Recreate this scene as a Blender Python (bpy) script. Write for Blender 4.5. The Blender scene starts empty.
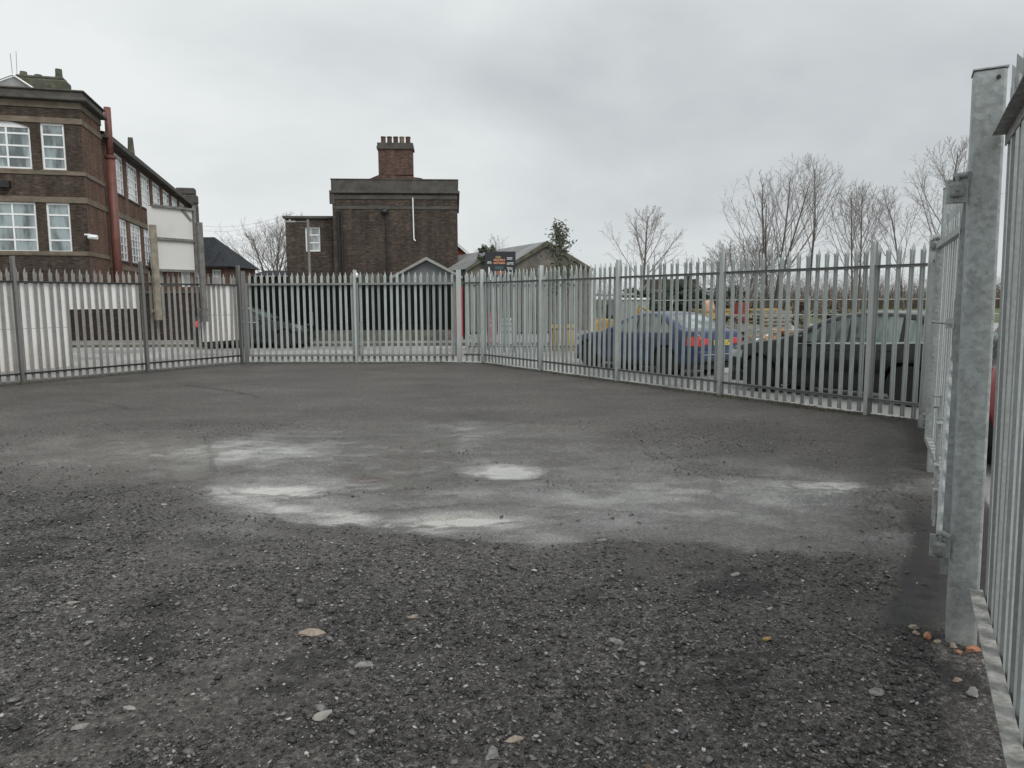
import bpy, bmesh, math, random
import numpy as np
from mathutils import Matrix, Vector
R = math.radians
random.seed(11)
rng = np.random.default_rng(5)
scn = bpy.context.scene
col = scn.collection

# ------------------------------------------------------------------ helpers
def tag(o, label=None, cat=None, group=None, kind=None):
    if label: o['label'] = label
    if cat: o['category'] = cat
    if group: o['group'] = group
    if kind: o['kind'] = kind
    return o

def thing(name, label, cat, loc=(0, 0, 0), rz=0.0, group=None):
    o = bpy.data.objects.new(name, None)
    o.empty_display_size = 0.2
    col.objects.link(o)
    o.location = loc
    o.rotation_euler = (0, 0, rz)
    return tag(o, label, cat, group)

def new_obj(name, me, parent=None):
    o = bpy.data.objects.new(name, me)
    col.objects.link(o)
    if parent: o.parent = parent
    return o

def copy_part(o, parent, loc=None):
    c = o.copy(); col.objects.link(c); c.parent = parent
    if loc is not None: c.location = loc
    for ch in list(o.children):
        copy_part(ch, c)
    return c

class MB:
    """collects vertices and faces, then links them as ONE mesh object"""
    def __init__(s, M=None):
        s.v = []; s.f = []; s.M = M or Matrix.Identity(4)
    def P(s, p):
        s.v.append(tuple(s.M @ Vector(p))); return len(s.v) - 1
    def poly(s, pts):
        s.f.append([s.P(p) for p in pts])
    def box(s, x0, x1, y0, y1, z0, z1, R_=None):
        c = [(x0, y0, z0), (x1, y0, z0), (x1, y1, z0), (x0, y1, z0), (x0, y0, z1), (x1, y0, z1), (x1, y1, z1), (x0, y1, z1)]
        if R_ is not None: c = [tuple(R_ @ Vector(p)) for p in c]
        b = [s.P(p) for p in c]
        for q in ((0, 3, 2, 1), (4, 5, 6, 7), (0, 1, 5, 4), (1, 2, 6, 5), (2, 3, 7, 6), (3, 0, 4, 7)):
            s.f.append([b[i] for i in q])
    def tube(s, pts, rad, n=8, cap=True):
        pts = [Vector(p) for p in pts]
        if not hasattr(rad, '__len__'): rad = [rad] * len(pts)
        rings = []
        for i, p in enumerate(pts):
            d = (pts[min(i + 1, len(pts) - 1)] - pts[max(i - 1, 0)])
            if d.length < 1e-9: d = Vector((0, 0, 1))
            d.normalize()
            a = Vector((0, 0, 1)) if abs(d.z) < .9 else Vector((1, 0, 0))
            u = d.cross(a).normalized(); w = d.cross(u)
            rings.append([s.P(p + (u * math.cos(2 * math.pi * k / n) + w * math.sin(2 * math.pi * k / n)) * rad[i]) for k in range(n)])
        for i in range(len(rings) - 1):
            for k in range(n):
                s.f.append([rings[i][k], rings[i][(k + 1) % n], rings[i + 1][(k + 1) % n], rings[i + 1][k]])
        if cap:
            s.f.append(rings[0][::-1]); s.f.append(rings[-1])
    def lathe(s, prof, axis='z', n=24, c=(0, 0, 0)):
        rings = []
        for r, h in prof:
            ring = []
            for k in range(n):
                a = 2 * math.pi * k / n
                if axis == 'z': p = (c[0] + r * math.cos(a), c[1] + r * math.sin(a), c[2] + h)
                else: p = (c[0] + r * math.cos(a), c[1] + h, c[2] + r * math.sin(a))
                ring.append(s.P(p))
            rings.append(ring)
        for i in range(len(rings) - 1):
            for k in range(n):
                s.f.append([rings[i][k], rings[i][(k + 1) % n], rings[i + 1][(k + 1) % n], rings[i + 1][k]])
        s.f.append(rings[0][::-1]); s.f.append(rings[-1])
    def prism(s, prof, x0, x1, ax='x'):
        """closed profile (a,b) swept along an axis: ax x -> (x,a,b); ax y -> (a,y,b); ax z -> (a,b,z)"""
        def mk(t, a, b): return (t, a, b) if ax == 'x' else ((a, t, b) if ax == 'y' else (a, b, t))
        r0 = [s.P(mk(x0, a, b)) for a, b in prof]; r1 = [s.P(mk(x1, a, b)) for a, b in prof]
        n = len(prof)
        for k in range(n): s.f.append([r0[k], r0[(k + 1) % n], r1[(k + 1) % n], r1[k]])
        s.f.append(r0[::-1]); s.f.append(r1)
    def wall(s, L, H, holes, reveal=0.12, z0=0.0):
        """wall in plane y=0 (outside is -y) with rectangular openings (x0,x1,za,zb) and reveals"""
        xs = sorted({0, L} | {h[0] for h in holes} | {h[1] for h in holes})
        zs = sorted({z0, H} | {h[2] for h in holes} | {h[3] for h in holes})
        for i in range(len(xs) - 1):
            for j in range(len(zs) - 1):
                cx, cz = (xs[i] + xs[i + 1]) / 2, (zs[j] + zs[j + 1]) / 2
                if any(h[0] < cx < h[1] and h[2] < cz < h[3] for h in holes): continue
                s.poly([(xs[i], 0, zs[j]), (xs[i + 1], 0, zs[j]), (xs[i + 1], 0, zs[j + 1]), (xs[i], 0, zs[j + 1])])
        for a, b, c, d in holes:
            s.poly([(a, 0, c), (a, 0, d), (a, reveal, d), (a, reveal, c)])
            s.poly([(b, 0, d), (b, 0, c), (b, reveal, c), (b, reveal, d)])
            s.poly([(a, 0, d), (b, 0, d), (b, reveal, d), (a, reveal, d)])
            s.poly([(b, 0, c), (a, 0, c), (a, reveal, c), (b, reveal, c)])
    def mesh(s, name, smooth=False):
        me = bpy.data.meshes.new(name)
        me.from_pydata(s.v, [], s.f)
        me.update()
        if len(s.f) < 9000:
            uv = me.uv_layers.new(name='UVMap').data
            co = me.vertices
            for p in me.polygons:
                n = p.normal
                if abs(n.z) > .75:
                    for li in p.loop_indices:
                        c = co[me.loops[li].vertex_index].co; uv[li].uv = (c.x, c.y)
                else:
                    t = Vector((-n.y, n.x, 0)); t.normalize()
                    for li in p.loop_indices:
                        c = co[me.loops[li].vertex_index].co
                        uv[li].uv = (c.x * t.x + c.y * t.y, c.z)
        if smooth: me.polygons.foreach_set('use_smooth', [True] * len(me.polygons))
        return me
    def build(s, name, mat, parent=None, smooth=False, bevel=0.0):
        me = s.mesh(name, smooth)
        me.materials.append(mat)
        o = new_obj(name, me, parent)
        if bevel:
            m = o.modifiers.new('bevel', 'BEVEL'); m.width = bevel; m.segments = 2; m.limit_method = 'ANGLE'; m.angle_limit = R(40)
        return o

# ------------------------------------------------------------------ materials
MATS = {}
class NT:
    def __init__(s, name):
        s.m = bpy.data.materials.new(name); s.m.use_nodes = True
        s.t = s.m.node_tree; s.t.nodes.clear()
        s.out = s.n('ShaderNodeOutputMaterial'); s.b = s.n('ShaderNodeBsdfPrincipled')
        s.l(s.b.outputs[0], s.out.inputs[0])
    def n(s, typ, **kw):
        nd = s.t.nodes.new(typ)
        for k, v in kw.items():
            if k in nd.inputs: nd.inputs[k].default_value = v
            else: setattr(nd, k, v)
        return nd
    def l(s, a, b): s.t.links.new(a, b)
    def obj(s): return s.n('ShaderNodeTexCoord').outputs['Object']
    def uv(s): return s.n('ShaderNodeTexCoord').outputs['UV']
    def pos(s): return s.n('ShaderNodeNewGeometry').outputs['Position']
    def noise(s, vec, scale, detail=4, rough=.55, out=0):
        nd = s.n('ShaderNodeTexNoise'); nd.inputs['Scale'].default_value = scale; nd.inputs['Detail'].default_value = detail
        nd.inputs['Roughness'].default_value = rough; s.l(vec, nd.inputs['Vector']); return nd.outputs[out]
    def ramp(s, fac, stops):
        nd = s.n('ShaderNodeValToRGB'); e = nd.color_ramp.elements
        while len(e) < len(stops): e.new(.5)
        for i, (p, c) in enumerate(stops):
            e[i].position = p; e[i].color = (c, c, c, 1) if not hasattr(c, '__len__') else (*c, 1)
        s.l(fac, nd.inputs[0]); return nd.outputs[0]
    def mix(s, fac, a, b, mode='MIX'):
        nd = s.n('ShaderNodeMix'); nd.data_type = 'RGBA'; nd.blend_type = mode
        for sock, v in ((nd.inputs[0], fac), (nd.inputs[6], a), (nd.inputs[7], b)):
            if isinstance(v, bpy.types.NodeSocket): s.l(v, sock)
            elif hasattr(v, '__len__'): sock.default_value = (*v, 1) if len(v) == 3 else v
            else: sock.default_value = v if sock.type == 'VALUE' else (v, v, v, 1)
        return nd.outputs[2]
    def math(s, op, a, b=None, c=None, clamp=False):
        nd = s.n('ShaderNodeMath'); nd.operation = op; nd.use_clamp = clamp
        for i, v in enumerate((a, b, c)):
            if v is None: continue
            if isinstance(v, bpy.types.NodeSocket): s.l(v, nd.inputs[i])
            else: nd.inputs[i].default_value = v
        return nd.outputs[0]
    def col(s, c): 
        if isinstance(c, bpy.types.NodeSocket): s.l(c, s.b.inputs['Base Color'])
        else: s.b.inputs['Base Color'].default_value = (*c, 1)
    def set(s, k, v):
        if isinstance(v, bpy.types.NodeSocket): s.l(v, s.b.inputs[k])
        else: s.b.inputs[k].default_value = v
    def bump(s, h, dist=.01, strength=.5):
        nd = s.n('ShaderNodeBump'); nd.inputs['Distance'].default_value = dist; nd.inputs['Strength'].default_value = strength
        s.l(h, nd.inputs['Height']); s.l(nd.outputs[0], s.b.inputs['Normal'])

def plain(name, c, rough=.6, metal=0.0, var=.18, scale=3.0, spec=.5, bump=0.0):
    k = NT(name); o = k.pos()
    n = k.noise(o, scale, 5, .6)
    f = k.ramp(n, [(.3, 1 - var), (.7, 1 + var)])
    k.col(k.mix(1.0, (*c, 1), f, 'MULTIPLY'))
    k.set('Roughness', rough); k.set('Metallic', metal); k.set('Specular IOR Level', spec)
    if bump: k.bump(k.noise(o, scale * 12, 4), bump, .6)
    return k.m

def galvanised(name, c, dirt=(.16, .145, .12), dirt_amt=.5, spangle=55, contrast=.22, metal=.35, rough=.5):
    k = NT(name); o = k.pos()
    v = k.n('ShaderNodeTexVoronoi'); v.inputs['Scale'].default_value = spangle; k.l(o, v.inputs['Vector'])
    sp = k.n('ShaderNodeSeparateColor'); k.l(v.outputs['Color'], sp.inputs[0])
    big = k.noise(o, 6, 6, .65)
    fine = k.noise(o, 90, 3, .6)
    mid = k.noise(o, 30, 5, .65)
    mixv = k.math('ADD', k.math('MULTIPLY', sp.outputs[0], .22), k.math('ADD', k.math('MULTIPLY', big, .55), k.math('ADD', k.math('MULTIPLY', mid, .6), k.math('MULTIPLY', fine, .3))))
    f = k.ramp(k.math('MULTIPLY', mixv, .62), [(.25, 1 - contrast), (.78, 1 + contrast)])
    base = k.mix(1.0, (*c, 1), f, 'MULTIPLY')
    oi = k.n('ShaderNodeObjectInfo'); base = k.mix(1.0, base, k.ramp(oi.outputs['Random'], [(0, .80), (.5, 1.0), (1, 1.10)]), 'MULTIPLY')
    # grime near the ground and vertical runs
    sx = k.n('ShaderNodeSeparateXYZ'); k.l(o, sx.inputs[0])
    low = k.math('SUBTRACT', .55, sx.outputs[2], clamp=False)
    low = k.math('MULTIPLY', low, 1.6, clamp=True)
    mp = k.n('ShaderNodeMapping'); mp.inputs['Scale'].default_value = (22, 22, 1.2); k.l(o, mp.inputs[0])
    run = k.ramp(k.noise(mp.outputs[0], 1.0, 4, .6), [(.5, 0.0), (.72, 1.0)])
    d = k.math('ADD', k.math('MULTIPLY', low, .75), k.math('MULTIPLY', run, .45), clamp=True)
    base = k.mix(k.math('MULTIPLY', d, dirt_amt), base, dirt)
    rs_ = k.math('MULTIPLY', k.ramp(k.noise(o, 7, 5, .7), [(.62, 0.0), (.74, 1.0)]), k.math('MULTIPLY', oi.outputs['Random'], .35))
    k.col(k.mix(rs_, base, (.16, .085, .05)))
    k.set('Metallic', metal)
    k.set('Roughness', k.ramp(big, [(.3, rough - .1), (.7, rough + .15)]))
    k.bump(k.math('ADD', big, k.math('MULTIPLY', fine, .3)), .002, .35)
    return k.m

def brick(name, c1, c2, mortar, stain=.55, stain_col=(.03, .025, .02), scale=1.0):
    k = NT(name); u = k.uv()
    b = k.n('ShaderNodeTexBrick'); k.l(u, b.inputs['Vector'])
    b.inputs['Color1'].default_value = (*c1, 1); b.inputs['Color2'].default_value = (*c2, 1); b.inputs['Mortar'].default_value = (*mortar, 1)
    b.inputs['Scale'].default_value = 1.0; b.inputs['Brick Width'].default_value = .235; b.inputs['Row Height'].default_value = .078
    b.inputs['Mortar Size'].default_value = .006; b.inputs['Mortar Smooth'].default_value = .3; b.inputs['Bias'].default_value = -.1
    # larger tonal drift in courses + patches
    mp = k.n('ShaderNodeMapping'); mp.inputs['Scale'].default_value = (.55, 2.6, 1); k.l(u, mp.inputs[0])
    n1 = k.noise(mp.outputs[0], 1.6, 6, .65)
    mp2 = k.n('ShaderNodeMapping'); mp2.inputs['Scale'].default_value = (4.2, 12.8, 1); k.l(u, mp2.inputs[0])
    n2 = k.noise(mp2.outputs[0], 1.0, 2, .5)
    c = k.mix(1.0, b.outputs['Color'], k.ramp(n2, [(.3, .55), (.7, 1.5)]), 'MULTIPLY')
    c = k.mix(k.math('MULTIPLY', k.ramp(n1, [(.35, 0.0), (.62, 1.0)]), stain), c, stain_col)
    mp3 = k.n('ShaderNodeMapping'); mp3.inputs['Scale'].default_value = (2.6, .22, 1); k.l(u, mp3.inputs[0])
    c = k.mix(1.0, c, k.ramp(k.noise(mp3.outputs[0], 1.0, 5, .65), [(.32, .68), (.68, 1.28)]), 'MULTIPLY')
    c = k.mix(1.0, c, k.ramp(k.noise(u, .5, 4, .6), [(.3, .75), (.7, 1.25)]), 'MULTIPLY')
    k.col(c); k.set('Roughness', .9); k.set('Specular IOR Level', .2)
    k.bump(b.outputs['Fac'], -.01, .5)
    return k.m

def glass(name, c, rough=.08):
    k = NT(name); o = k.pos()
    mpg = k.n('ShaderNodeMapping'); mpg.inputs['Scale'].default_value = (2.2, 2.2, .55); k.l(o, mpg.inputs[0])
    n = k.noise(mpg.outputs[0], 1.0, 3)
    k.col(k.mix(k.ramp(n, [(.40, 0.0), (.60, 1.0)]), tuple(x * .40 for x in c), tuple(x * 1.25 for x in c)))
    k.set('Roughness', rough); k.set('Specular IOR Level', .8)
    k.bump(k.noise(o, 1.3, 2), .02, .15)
    return k.m

def paint(name, c, rough=.3, coat=.6, var=.12):
    k = NT(name); o = k.pos()
    n = k.noise(o, 2.5, 5, .6)
    k.col(k.mix(1.0, (*c, 1), k.ramp(n, [(.3, 1 - var), (.7, 1 + var)]), 'MULTIPLY'))
    k.set('Roughness', rough); k.set('Coat Weight', coat); k.set('Coat Roughness', .08)
    return k.m

M_GALV = galvanised('galvanised_steel', (.52, .56, .545), metal=.2)
M_GALV_POST = galvanised('galvanised_post', (.36, .39, .385), spangle=46, contrast=.55, dirt_amt=.3, metal=.2)
M_GALV_NEAR = galvanised('galvanised_new', (.37, .40, .395), spangle=60, contrast=.3, dirt_amt=.25, metal=.2)
M_GALV_OLD = galvanised('weathered_galvanised', (.36, .355, .34), dirt=(.13, .11, .085), dirt_amt=.6, spangle=30, contrast=.35, metal=.2, rough=.6)
M_GALV_DARK = galvanised('dull_steel', (.19, .195, .19), dirt=(.06, .05, .04), dirt_amt=.6, metal=.2, rough=.6)
M_RAIL = galvanised('galvanised_rail', (.24, .255, .25), dirt_amt=.5, contrast=.4, metal=.3, rough=.55)
def streaked_rail():
    k = NT('streaked_rail'); o = k.pos()
    a = k.noise(o, 16, 6, .7); b = k.noise(o, 70, 4, .7)
    f = k.math('ADD', k.math('MULTIPLY', a, .75), k.math('MULTIPLY', b, .25))
    k.col(k.ramp(f, [(.34, (.13, .12, .10)), (.5, (.30, .295, .28)), (.66, (.50, .50, .48))]))
    k.set('Roughness', .65); k.set('Metallic', .15); k.bump(f, .004, .4)
    return k.m
M_RAIL_NEAR = streaked_rail()
M_BRICK_SCHOOL = brick('dark_brown_brick', (.082, .060, .047), (.055, .042, .034), (.12, .105, .092), .5, (.045, .036, .031))
M_BRICK_RED = brick('red_brown_brick', (.17, .100, .074), (.125, .075, .056), (.18, .145, .125), .35, (.105, .066, .050))
M_BRICK_HOUSE = brick('sooty_brick', (.105, .080, .064), (.068, .053, .045), (.085, .075, .065), .6, (.044, .038, .033))
M_BRICK_CHIM = brick('chimney_brick', (.15, .085, .07), (.11, .066, .055), (.10, .08, .07), .55, (.062, .048, .042))
M_BRICK_ORANGE = brick('orange_brick', (.32, .10, .05), (.25, .08, .045), (.25, .16, .12), .2, (.18, .07, .04))
M_BRICK_WALL = brick('boundary_brick', (.05, .035, .028), (.035, .026, .022), (.05, .042, .036), .6, (.02, .018, .016))
M_STONE = plain('sandstone_band', (.17, .14, .105), .9, var=.3, scale=2, bump=.004)
M_STONE_DARK = plain('sooty_coping', (.085, .08, .072), .9, var=.35, scale=2.2, bump=.004)
M_STONE_MOSS = plain('mossy_stone', (.10, .10, .075), .95, var=.5, scale=3.5, bump=.02)
M_BARN = plain('rubble_stone', (.14, .132, .112), .95, var=.4, scale=1.6, bump=.02)
M_SLATE = brick('slate_roof', (.045, .05, .058), (.035, .038, .045), (.02, .022, .025), .3, (.03, .032, .035))
M_SHEET = plain('pale_roof_sheet', (.26, .265, .265), .65, var=.3, scale=1.2)
M_WHITE = plain('white_upvc', (.86, .87, .87), .35, var=.06)
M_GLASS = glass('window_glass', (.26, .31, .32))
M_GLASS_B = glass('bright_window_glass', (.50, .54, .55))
M_DARKGLASS = glass('dark_glass', (.03, .035, .035), .05)
M_CARGLASS = glass('car_glass', (.15, .20, .18), .04)
M_FLUE = plain('red_oxide_flue', (.16, .062, .05), .55, var=.25, scale=2)
M_BLACK = plain('black_paint', (.018, .018, .02), .5, var=.3)
M_BLACKPLASTIC = plain('black_plastic', (.02, .02, .021), .6, var=.2)
M_RUBBER = plain('tyre_rubber', (.018, .018, .018), .85, var=.3, scale=9)
M_ALLOY = plain('alloy_rim', (.42, .43, .44), .3, .7, .1)
M_BLUE = paint('blue_car_paint', (.024, .041, .100), .28, .2)
M_BLACKCAR = paint('black_car_paint', (.005, .005, .006), .22, .25)
M_REDCAR = paint('red_car_paint', (.48, .012, .03), .3, .8)
M_TAIL = paint('red_lamp_lens', (.55, .03, .04), .15, .8)
M_PLATE = plain('yellow_plate', (.72, .55, .10), .4, var=.04)
M_YELLOW = paint('yellow_machine_paint', (.36, .24, .07), .55, .05, .35)
M_ORANGE = plain('orange_sheet', (.50, .25, .12), .6, var=.2)
M_PEACH = plain('peach_sheet', (.62, .38, .24), .7, var=.25, scale=4)
M_GREYCAB = plain('grey_panel', (.30, .31, .29), .5, var=.15)
M_DARKFENCE = plain('dark_green_boards', (.006, .009, .009), .85, var=.35, scale=1.5, spec=.08)
M_BLOCK = plain('pale_block', (.11, .105, .09), .9, var=.6, scale=2.5, bump=.006)
M_CLAD = plain('grey_cladding', (.17, .18, .185), .7, var=.15)
M_TIMBER = plain('weathered_timber', (.27, .24, .19), .85, var=.35, scale=5, bump=.004)
M_TIMBER_G = plain('grey_timber', (.18, .175, .165), .85, var=.3, scale=5, bump=.004)
M_TIMBER_NEW = plain('sawn_timber', (.46, .34, .25), .8, var=.35, scale=6)
M_SIGNDARK = plain('dark_sign_board', (.025, .026, .032), .5, var=.2)
M_SIGNWHITE = plain('sign_white', (.70, .70, .70), .5, var=.05)
M_SIGNORANGE = plain('sign_orange', (.60, .27, .14), .5, var=.1)
M_SIGNYELLOW = plain('sign_yellow', (.55, .45, .16), .5, var=.1)
M_SIGNRED = plain('sign_red', (.58, .06, .09), .5, var=.08)
M_SIGNTEAL = plain('sign_teal', (.05, .10, .10), .5, var=.1)
def board_mat(name, c, low):
    k = NT(name); o = k.pos()
    sx = k.n('ShaderNodeSeparateXYZ'); k.l(o, sx.inputs[0])
    n = k.noise(o, 1.4, 6, .6); n2 = k.noise(o, 9, 4, .6)
    g = k.math('MULTIPLY', k.math('SUBTRACT', .95, sx.outputs[2]), .9, clamp=True)
    dirt = k.math('ADD', k.math('MULTIPLY', g, n2), k.math('MULTIPLY', k.ramp(n, [(.5, 0.0), (.75, 1.0)]), .25), clamp=True)
    k.col(k.mix(dirt, c, low)); k.set('Roughness', .5)
    return k.m
M_BOARD = board_mat('white_board', (.88, .88, .88), (.50, .44, .34))
M_BILL = board_mat('offwhite_board', (.66, .655, .635), (.34, .32, .30))
M_BARK = plain('bare_bark', (.13, .115, .10), .95, var=.35, scale=4)
M_TWIG = plain('bare_twig', (.27, .255, .245), .95, var=.3, scale=2)
M_SCRUB = plain('brown_scrub', (.12, .092, .065), .95, var=.5, scale=.9)
M_BUSH = plain('dark_evergreen_leaf', (.028, .04, .02), .7, var=.5, scale=1.3)
M_IVY = plain('olive_leaf', (.085, .095, .06), .7, var=.45, scale=2)
M_WEED = plain('tired_weed', (.085, .09, .035), .9, var=.5, scale=4)
M_GRASS = plain('field_grass', (.095, .12, .045), .9, var=.3, scale=.2)
M_ASPH_SMOOTH = None

# ------------------------------------------------------------------ world, sun, camera
SUN = Vector((.45, -.50, .75)).normalized()
w = bpy.data.worlds.new('World'); scn.world = w; w.use_nodes = True
nt = w.node_tree; nt.nodes.clear()
def wn(t, **kw):
    nd = nt.nodes.new(t)
    for k, v in kw.items(): setattr(nd, k, v)
    return nd
out = wn('ShaderNodeOutputWorld')
sky = wn('ShaderNodeTexSky', sky_type='NISHITA', sun_disc=False)
sky.sun_elevation = math.asin(SUN.z); sky.sun_rotation = math.atan2(SUN.x, SUN.y)
sky.air_density = 1.5; sky.dust_density = 6
hs = wn('ShaderNodeHueSaturation'); hs.inputs['Saturation'].default_value = .15
nt.links.new(sky.outputs[0], hs.inputs['Color'])
bg1 = wn('ShaderNodeBackground'); bg1.inputs[1].default_value = .07
nt.links.new(hs.outputs[0], bg1.inputs[0])
tc = wn('ShaderNodeTexCoord')
sp = wn('ShaderNodeSeparateXYZ'); nt.links.new(tc.outputs['Generated'], sp.inputs[0])
def wm(op, a, b=None, clamp=False):
    nd = wn('ShaderNodeMath', operation=op, use_clamp=clamp)
    for i, v in enumerate((a, b)):
        if v is None: continue
        if isinstance(v, bpy.types.NodeSocket): nt.links.new(v, nd.inputs[i])
        else: nd.inputs[i].default_value = v
    return nd.outputs[0]
den = wm('ADD', wm('MAXIMUM', sp.outputs[2], 0.0), .62)
cmb = wn('ShaderNodeCombineXYZ')
nt.links.new(wm('DIVIDE', sp.outputs[0], den), cmb.inputs[0])
nt.links.new(wm('DIVIDE', sp.outputs[1], den), cmb.inputs[1])
def wnoise(scale, detail, rough, off, dist=0.0):
    mp = wn('ShaderNodeMapping'); mp.inputs['Location'].default_value = off; mp.inputs['Scale'].default_value = (.75, .9, 1)
    nt.links.new(cmb.outputs[0], mp.inputs[0])
    n = wn('ShaderNodeTexNoise'); n.inputs['Scale'].default_value = scale; n.inputs['Detail'].default_value = detail; n.inputs['Roughness'].default_value = rough
    n.inputs['Distortion'].default_value = dist
    nt.links.new(mp.outputs[0], n.inputs['Vector']); return n.outputs[0]
n1 = wnoise(1.5, 5, .52, (3.1, 7.7, 0), .3); n2 = wnoise(4.2, 4, .5, (1.2, 4.1, 0), .2)
n3 = wnoise(9.0, 4, .55, (5.2, .3, 0), .4)
f = wm('ADD', wm('MULTIPLY', n1, .75), wm('ADD', wm('MULTIPLY', n2, .20), wm('MULTIPLY', n3, .05)))
# thicker cloud over the right-hand side, thin cloud low on the left
f = wm('SUBTRACT', f, wm('MULTIPLY', sp.outputs[0], .20))
vd = wn('ShaderNodeVectorMath', operation='SUBTRACT'); nt.links.new(tc.outputs['Generated'], vd.inputs[0]); vd.inputs[1].default_value = (.27, .93, .26)
vs = wn('ShaderNodeVectorMath', operation='MULTIPLY'); nt.links.new(vd.outputs[0], vs.inputs[0]); vs.inputs[1].default_value = (3.2, 1.5, 6.5)
vl = wn('ShaderNodeVectorMath', operation='LENGTH'); nt.links.new(vs.outputs[0], vl.inputs[0])
dark = wm('SUBTRACT', 1.25, wm('ADD', vl.outputs['Value'], wm('MULTIPLY', wm('SUBTRACT', n2, .5), 1.6)), True)
f = wm('SUBTRACT', f, wm('MULTIPLY', dark, .11))
rp = wn('ShaderNodeValToRGB'); e = rp.color_ramp.elements
e[0].position = .30; e[0].color = (.53, .565, .59, 1); e[1].position = .60; e[1].color = (.83, .865, .87, 1)
m_ = e.new(.46); m_.color = (.67, .71, .725, 1)
nt.links.new(f, rp.inputs[0])
# brighter veil near the horizon
hz = wm('SUBTRACT', 1.0, wm('MULTIPLY', wm('MAXIMUM', sp.outputs[2], 0.0), 4.5), True)
hz = wm('MULTIPLY', wm('MULTIPLY', hz, .5), wm('SUBTRACT', 1.0, wm('MULTIPLY', dark, .7)))
mx = wn('ShaderNodeMix', data_type='RGBA'); nt.links.new(hz, mx.inputs[0]); nt.links.new(rp.outputs[0], mx.inputs[6]); mx.inputs[7].default_value = (.84, .875, .88, 1)
bg2 = wn('ShaderNodeBackground'); bg2.inputs[1].default_value = 1.05
nt.links.new(mx.outputs[2], bg2.inputs[0])
ms = wn('ShaderNodeMixShader'); ms.inputs[0].default_value = .93
nt.links.new(bg1.outputs[0], ms.inputs[1]); nt.links.new(bg2.outputs[0], ms.inputs[2]); nt.links.new(ms.outputs[0], out.inputs[0])

sl = bpy.data.lights.new('sun', 'SUN'); sl.energy = 1.8; sl.angle = R(40); sl.color = (1, .97, .92)
so = bpy.data.objects.new('sun', sl); col.objects.link(so); so.rotation_euler = SUN.to_track_quat('Z', 'Y').to_euler()
cam = bpy.data.cameras.new('camera'); cam.sensor_width = 36; cam.lens = 735 / 1024 * 36; cam.clip_start = .02; cam.clip_end = 3000
co = bpy.data.objects.new('camera', cam); col.objects.link(co)
co.matrix_world = Matrix.Translation((0, 0, 1.68)) @ Matrix.Rotation(R(90) - math.atan(85 / 735), 4, 'X') @ Matrix.Rotation(R(-.3), 4, 'Z')
scn.camera = co
scn.view_settings.view_transform = 'Standard'; scn.view_settings.look = 'None'; scn.view_settings.exposure = 0

# ------------------------------------------------------------------ key plan points of the yard
P0 = Vector((-7.25, 19.8)); DL = Vector((-.518, -.855))        # left fence runs from the back gate towards the viewer
GR = Vector((-1.40, 19.62))                                     # right-hand gate post of the back gate
C2 = Vector((-.78, 19.4)); DR = Vector((.549, -.836))           # right-hand boundary
CR = C2 + DR * 11.485                                           # corner of the two right-hand runs
GA = Vector((2.10, 3.40))                                        # yard face of the nearest side gate post
DS = (CR - GA).normalized()
OUT = Vector((DS.y, -DS.x))                                      # outwards across the side fence
GB = GA + DS * 4.07

# ------------------------------------------------------------------ ground
def hash2(ix, iy, seed):
    h = (ix.astype(np.int64) * 374761393 + iy.astype(np.int64) * 668265263 + seed * 974711) & 0x7fffffff
    h = ((h ^ (h >> 13)) * 1274126177) & 0x7fffffff
    return ((h ^ (h >> 16)) & 0xffff) / 65535.0
def vnoise(x, y, seed):
    ix = np.floor(x); iy = np.floor(y); fx = x - ix; fy = y - iy
    fx = fx * fx * (3 - 2 * fx); fy = fy * fy * (3 - 2 * fy)
    a = hash2(ix, iy, seed); b = hash2(ix + 1, iy, seed); c = hash2(ix, iy + 1, seed); d = hash2(ix + 1, iy + 1, seed)
    return (a * (1 - fx) + b * fx) * (1 - fy) + (c * (1 - fx) + d * fx) * fy
def fbm(x, y, seed, octv=5, g=.55):
    s = 0; a = 1; t = 0
    for i in range(octv):
        s = s + a * vnoise(x * 2 ** i + 17.3 * i, y * 2 ** i - 9.1 * i, seed + i); t += a; a *= g
    return s / t
def sstep(e0, e1, x):
    t = np.clip((x - e0) / (e1 - e0), 0, 1); return t * t * (3 - 2 * t)
def blob(X, Y, cx, cy, rx, ry, ang, soft, warp, seed):
    c, s = math.cos(R(ang)), math.sin(R(ang))
    dx, dy = X - cx, Y - cy
    u = (dx * c + dy * s) / rx; v = (-dx * s + dy * c) / ry
    d = np.sqrt(u * u + v * v) + warp * (fbm(X * 2.2, Y * 2.2, seed, 5) - .5) * 2
    return 1 - sstep(1 - soft, 1 + soft, d)
def seg_dist(X, Y, pts):
    best = np.full(X.shape, 1e9)
    for (x0, y0), (x1, y1) in zip(pts[:-1], pts[1:]):
        dx, dy = x1 - x0, y1 - y0; L2 = dx * dx + dy * dy
        t = np.clip(((X - x0) * dx + (Y - y0) * dy) / L2, 0, 1)
        best = np.minimum(best, np.hypot(X - x0 - t * dx, Y - y0 - t * dy))
    return best
def side_d(X, Y): # distance of a point inside the side-gate line (positive inside the yard)
    return -((X - GA.x) * DS.y - (Y - GA.y) * DS.x)

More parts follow.
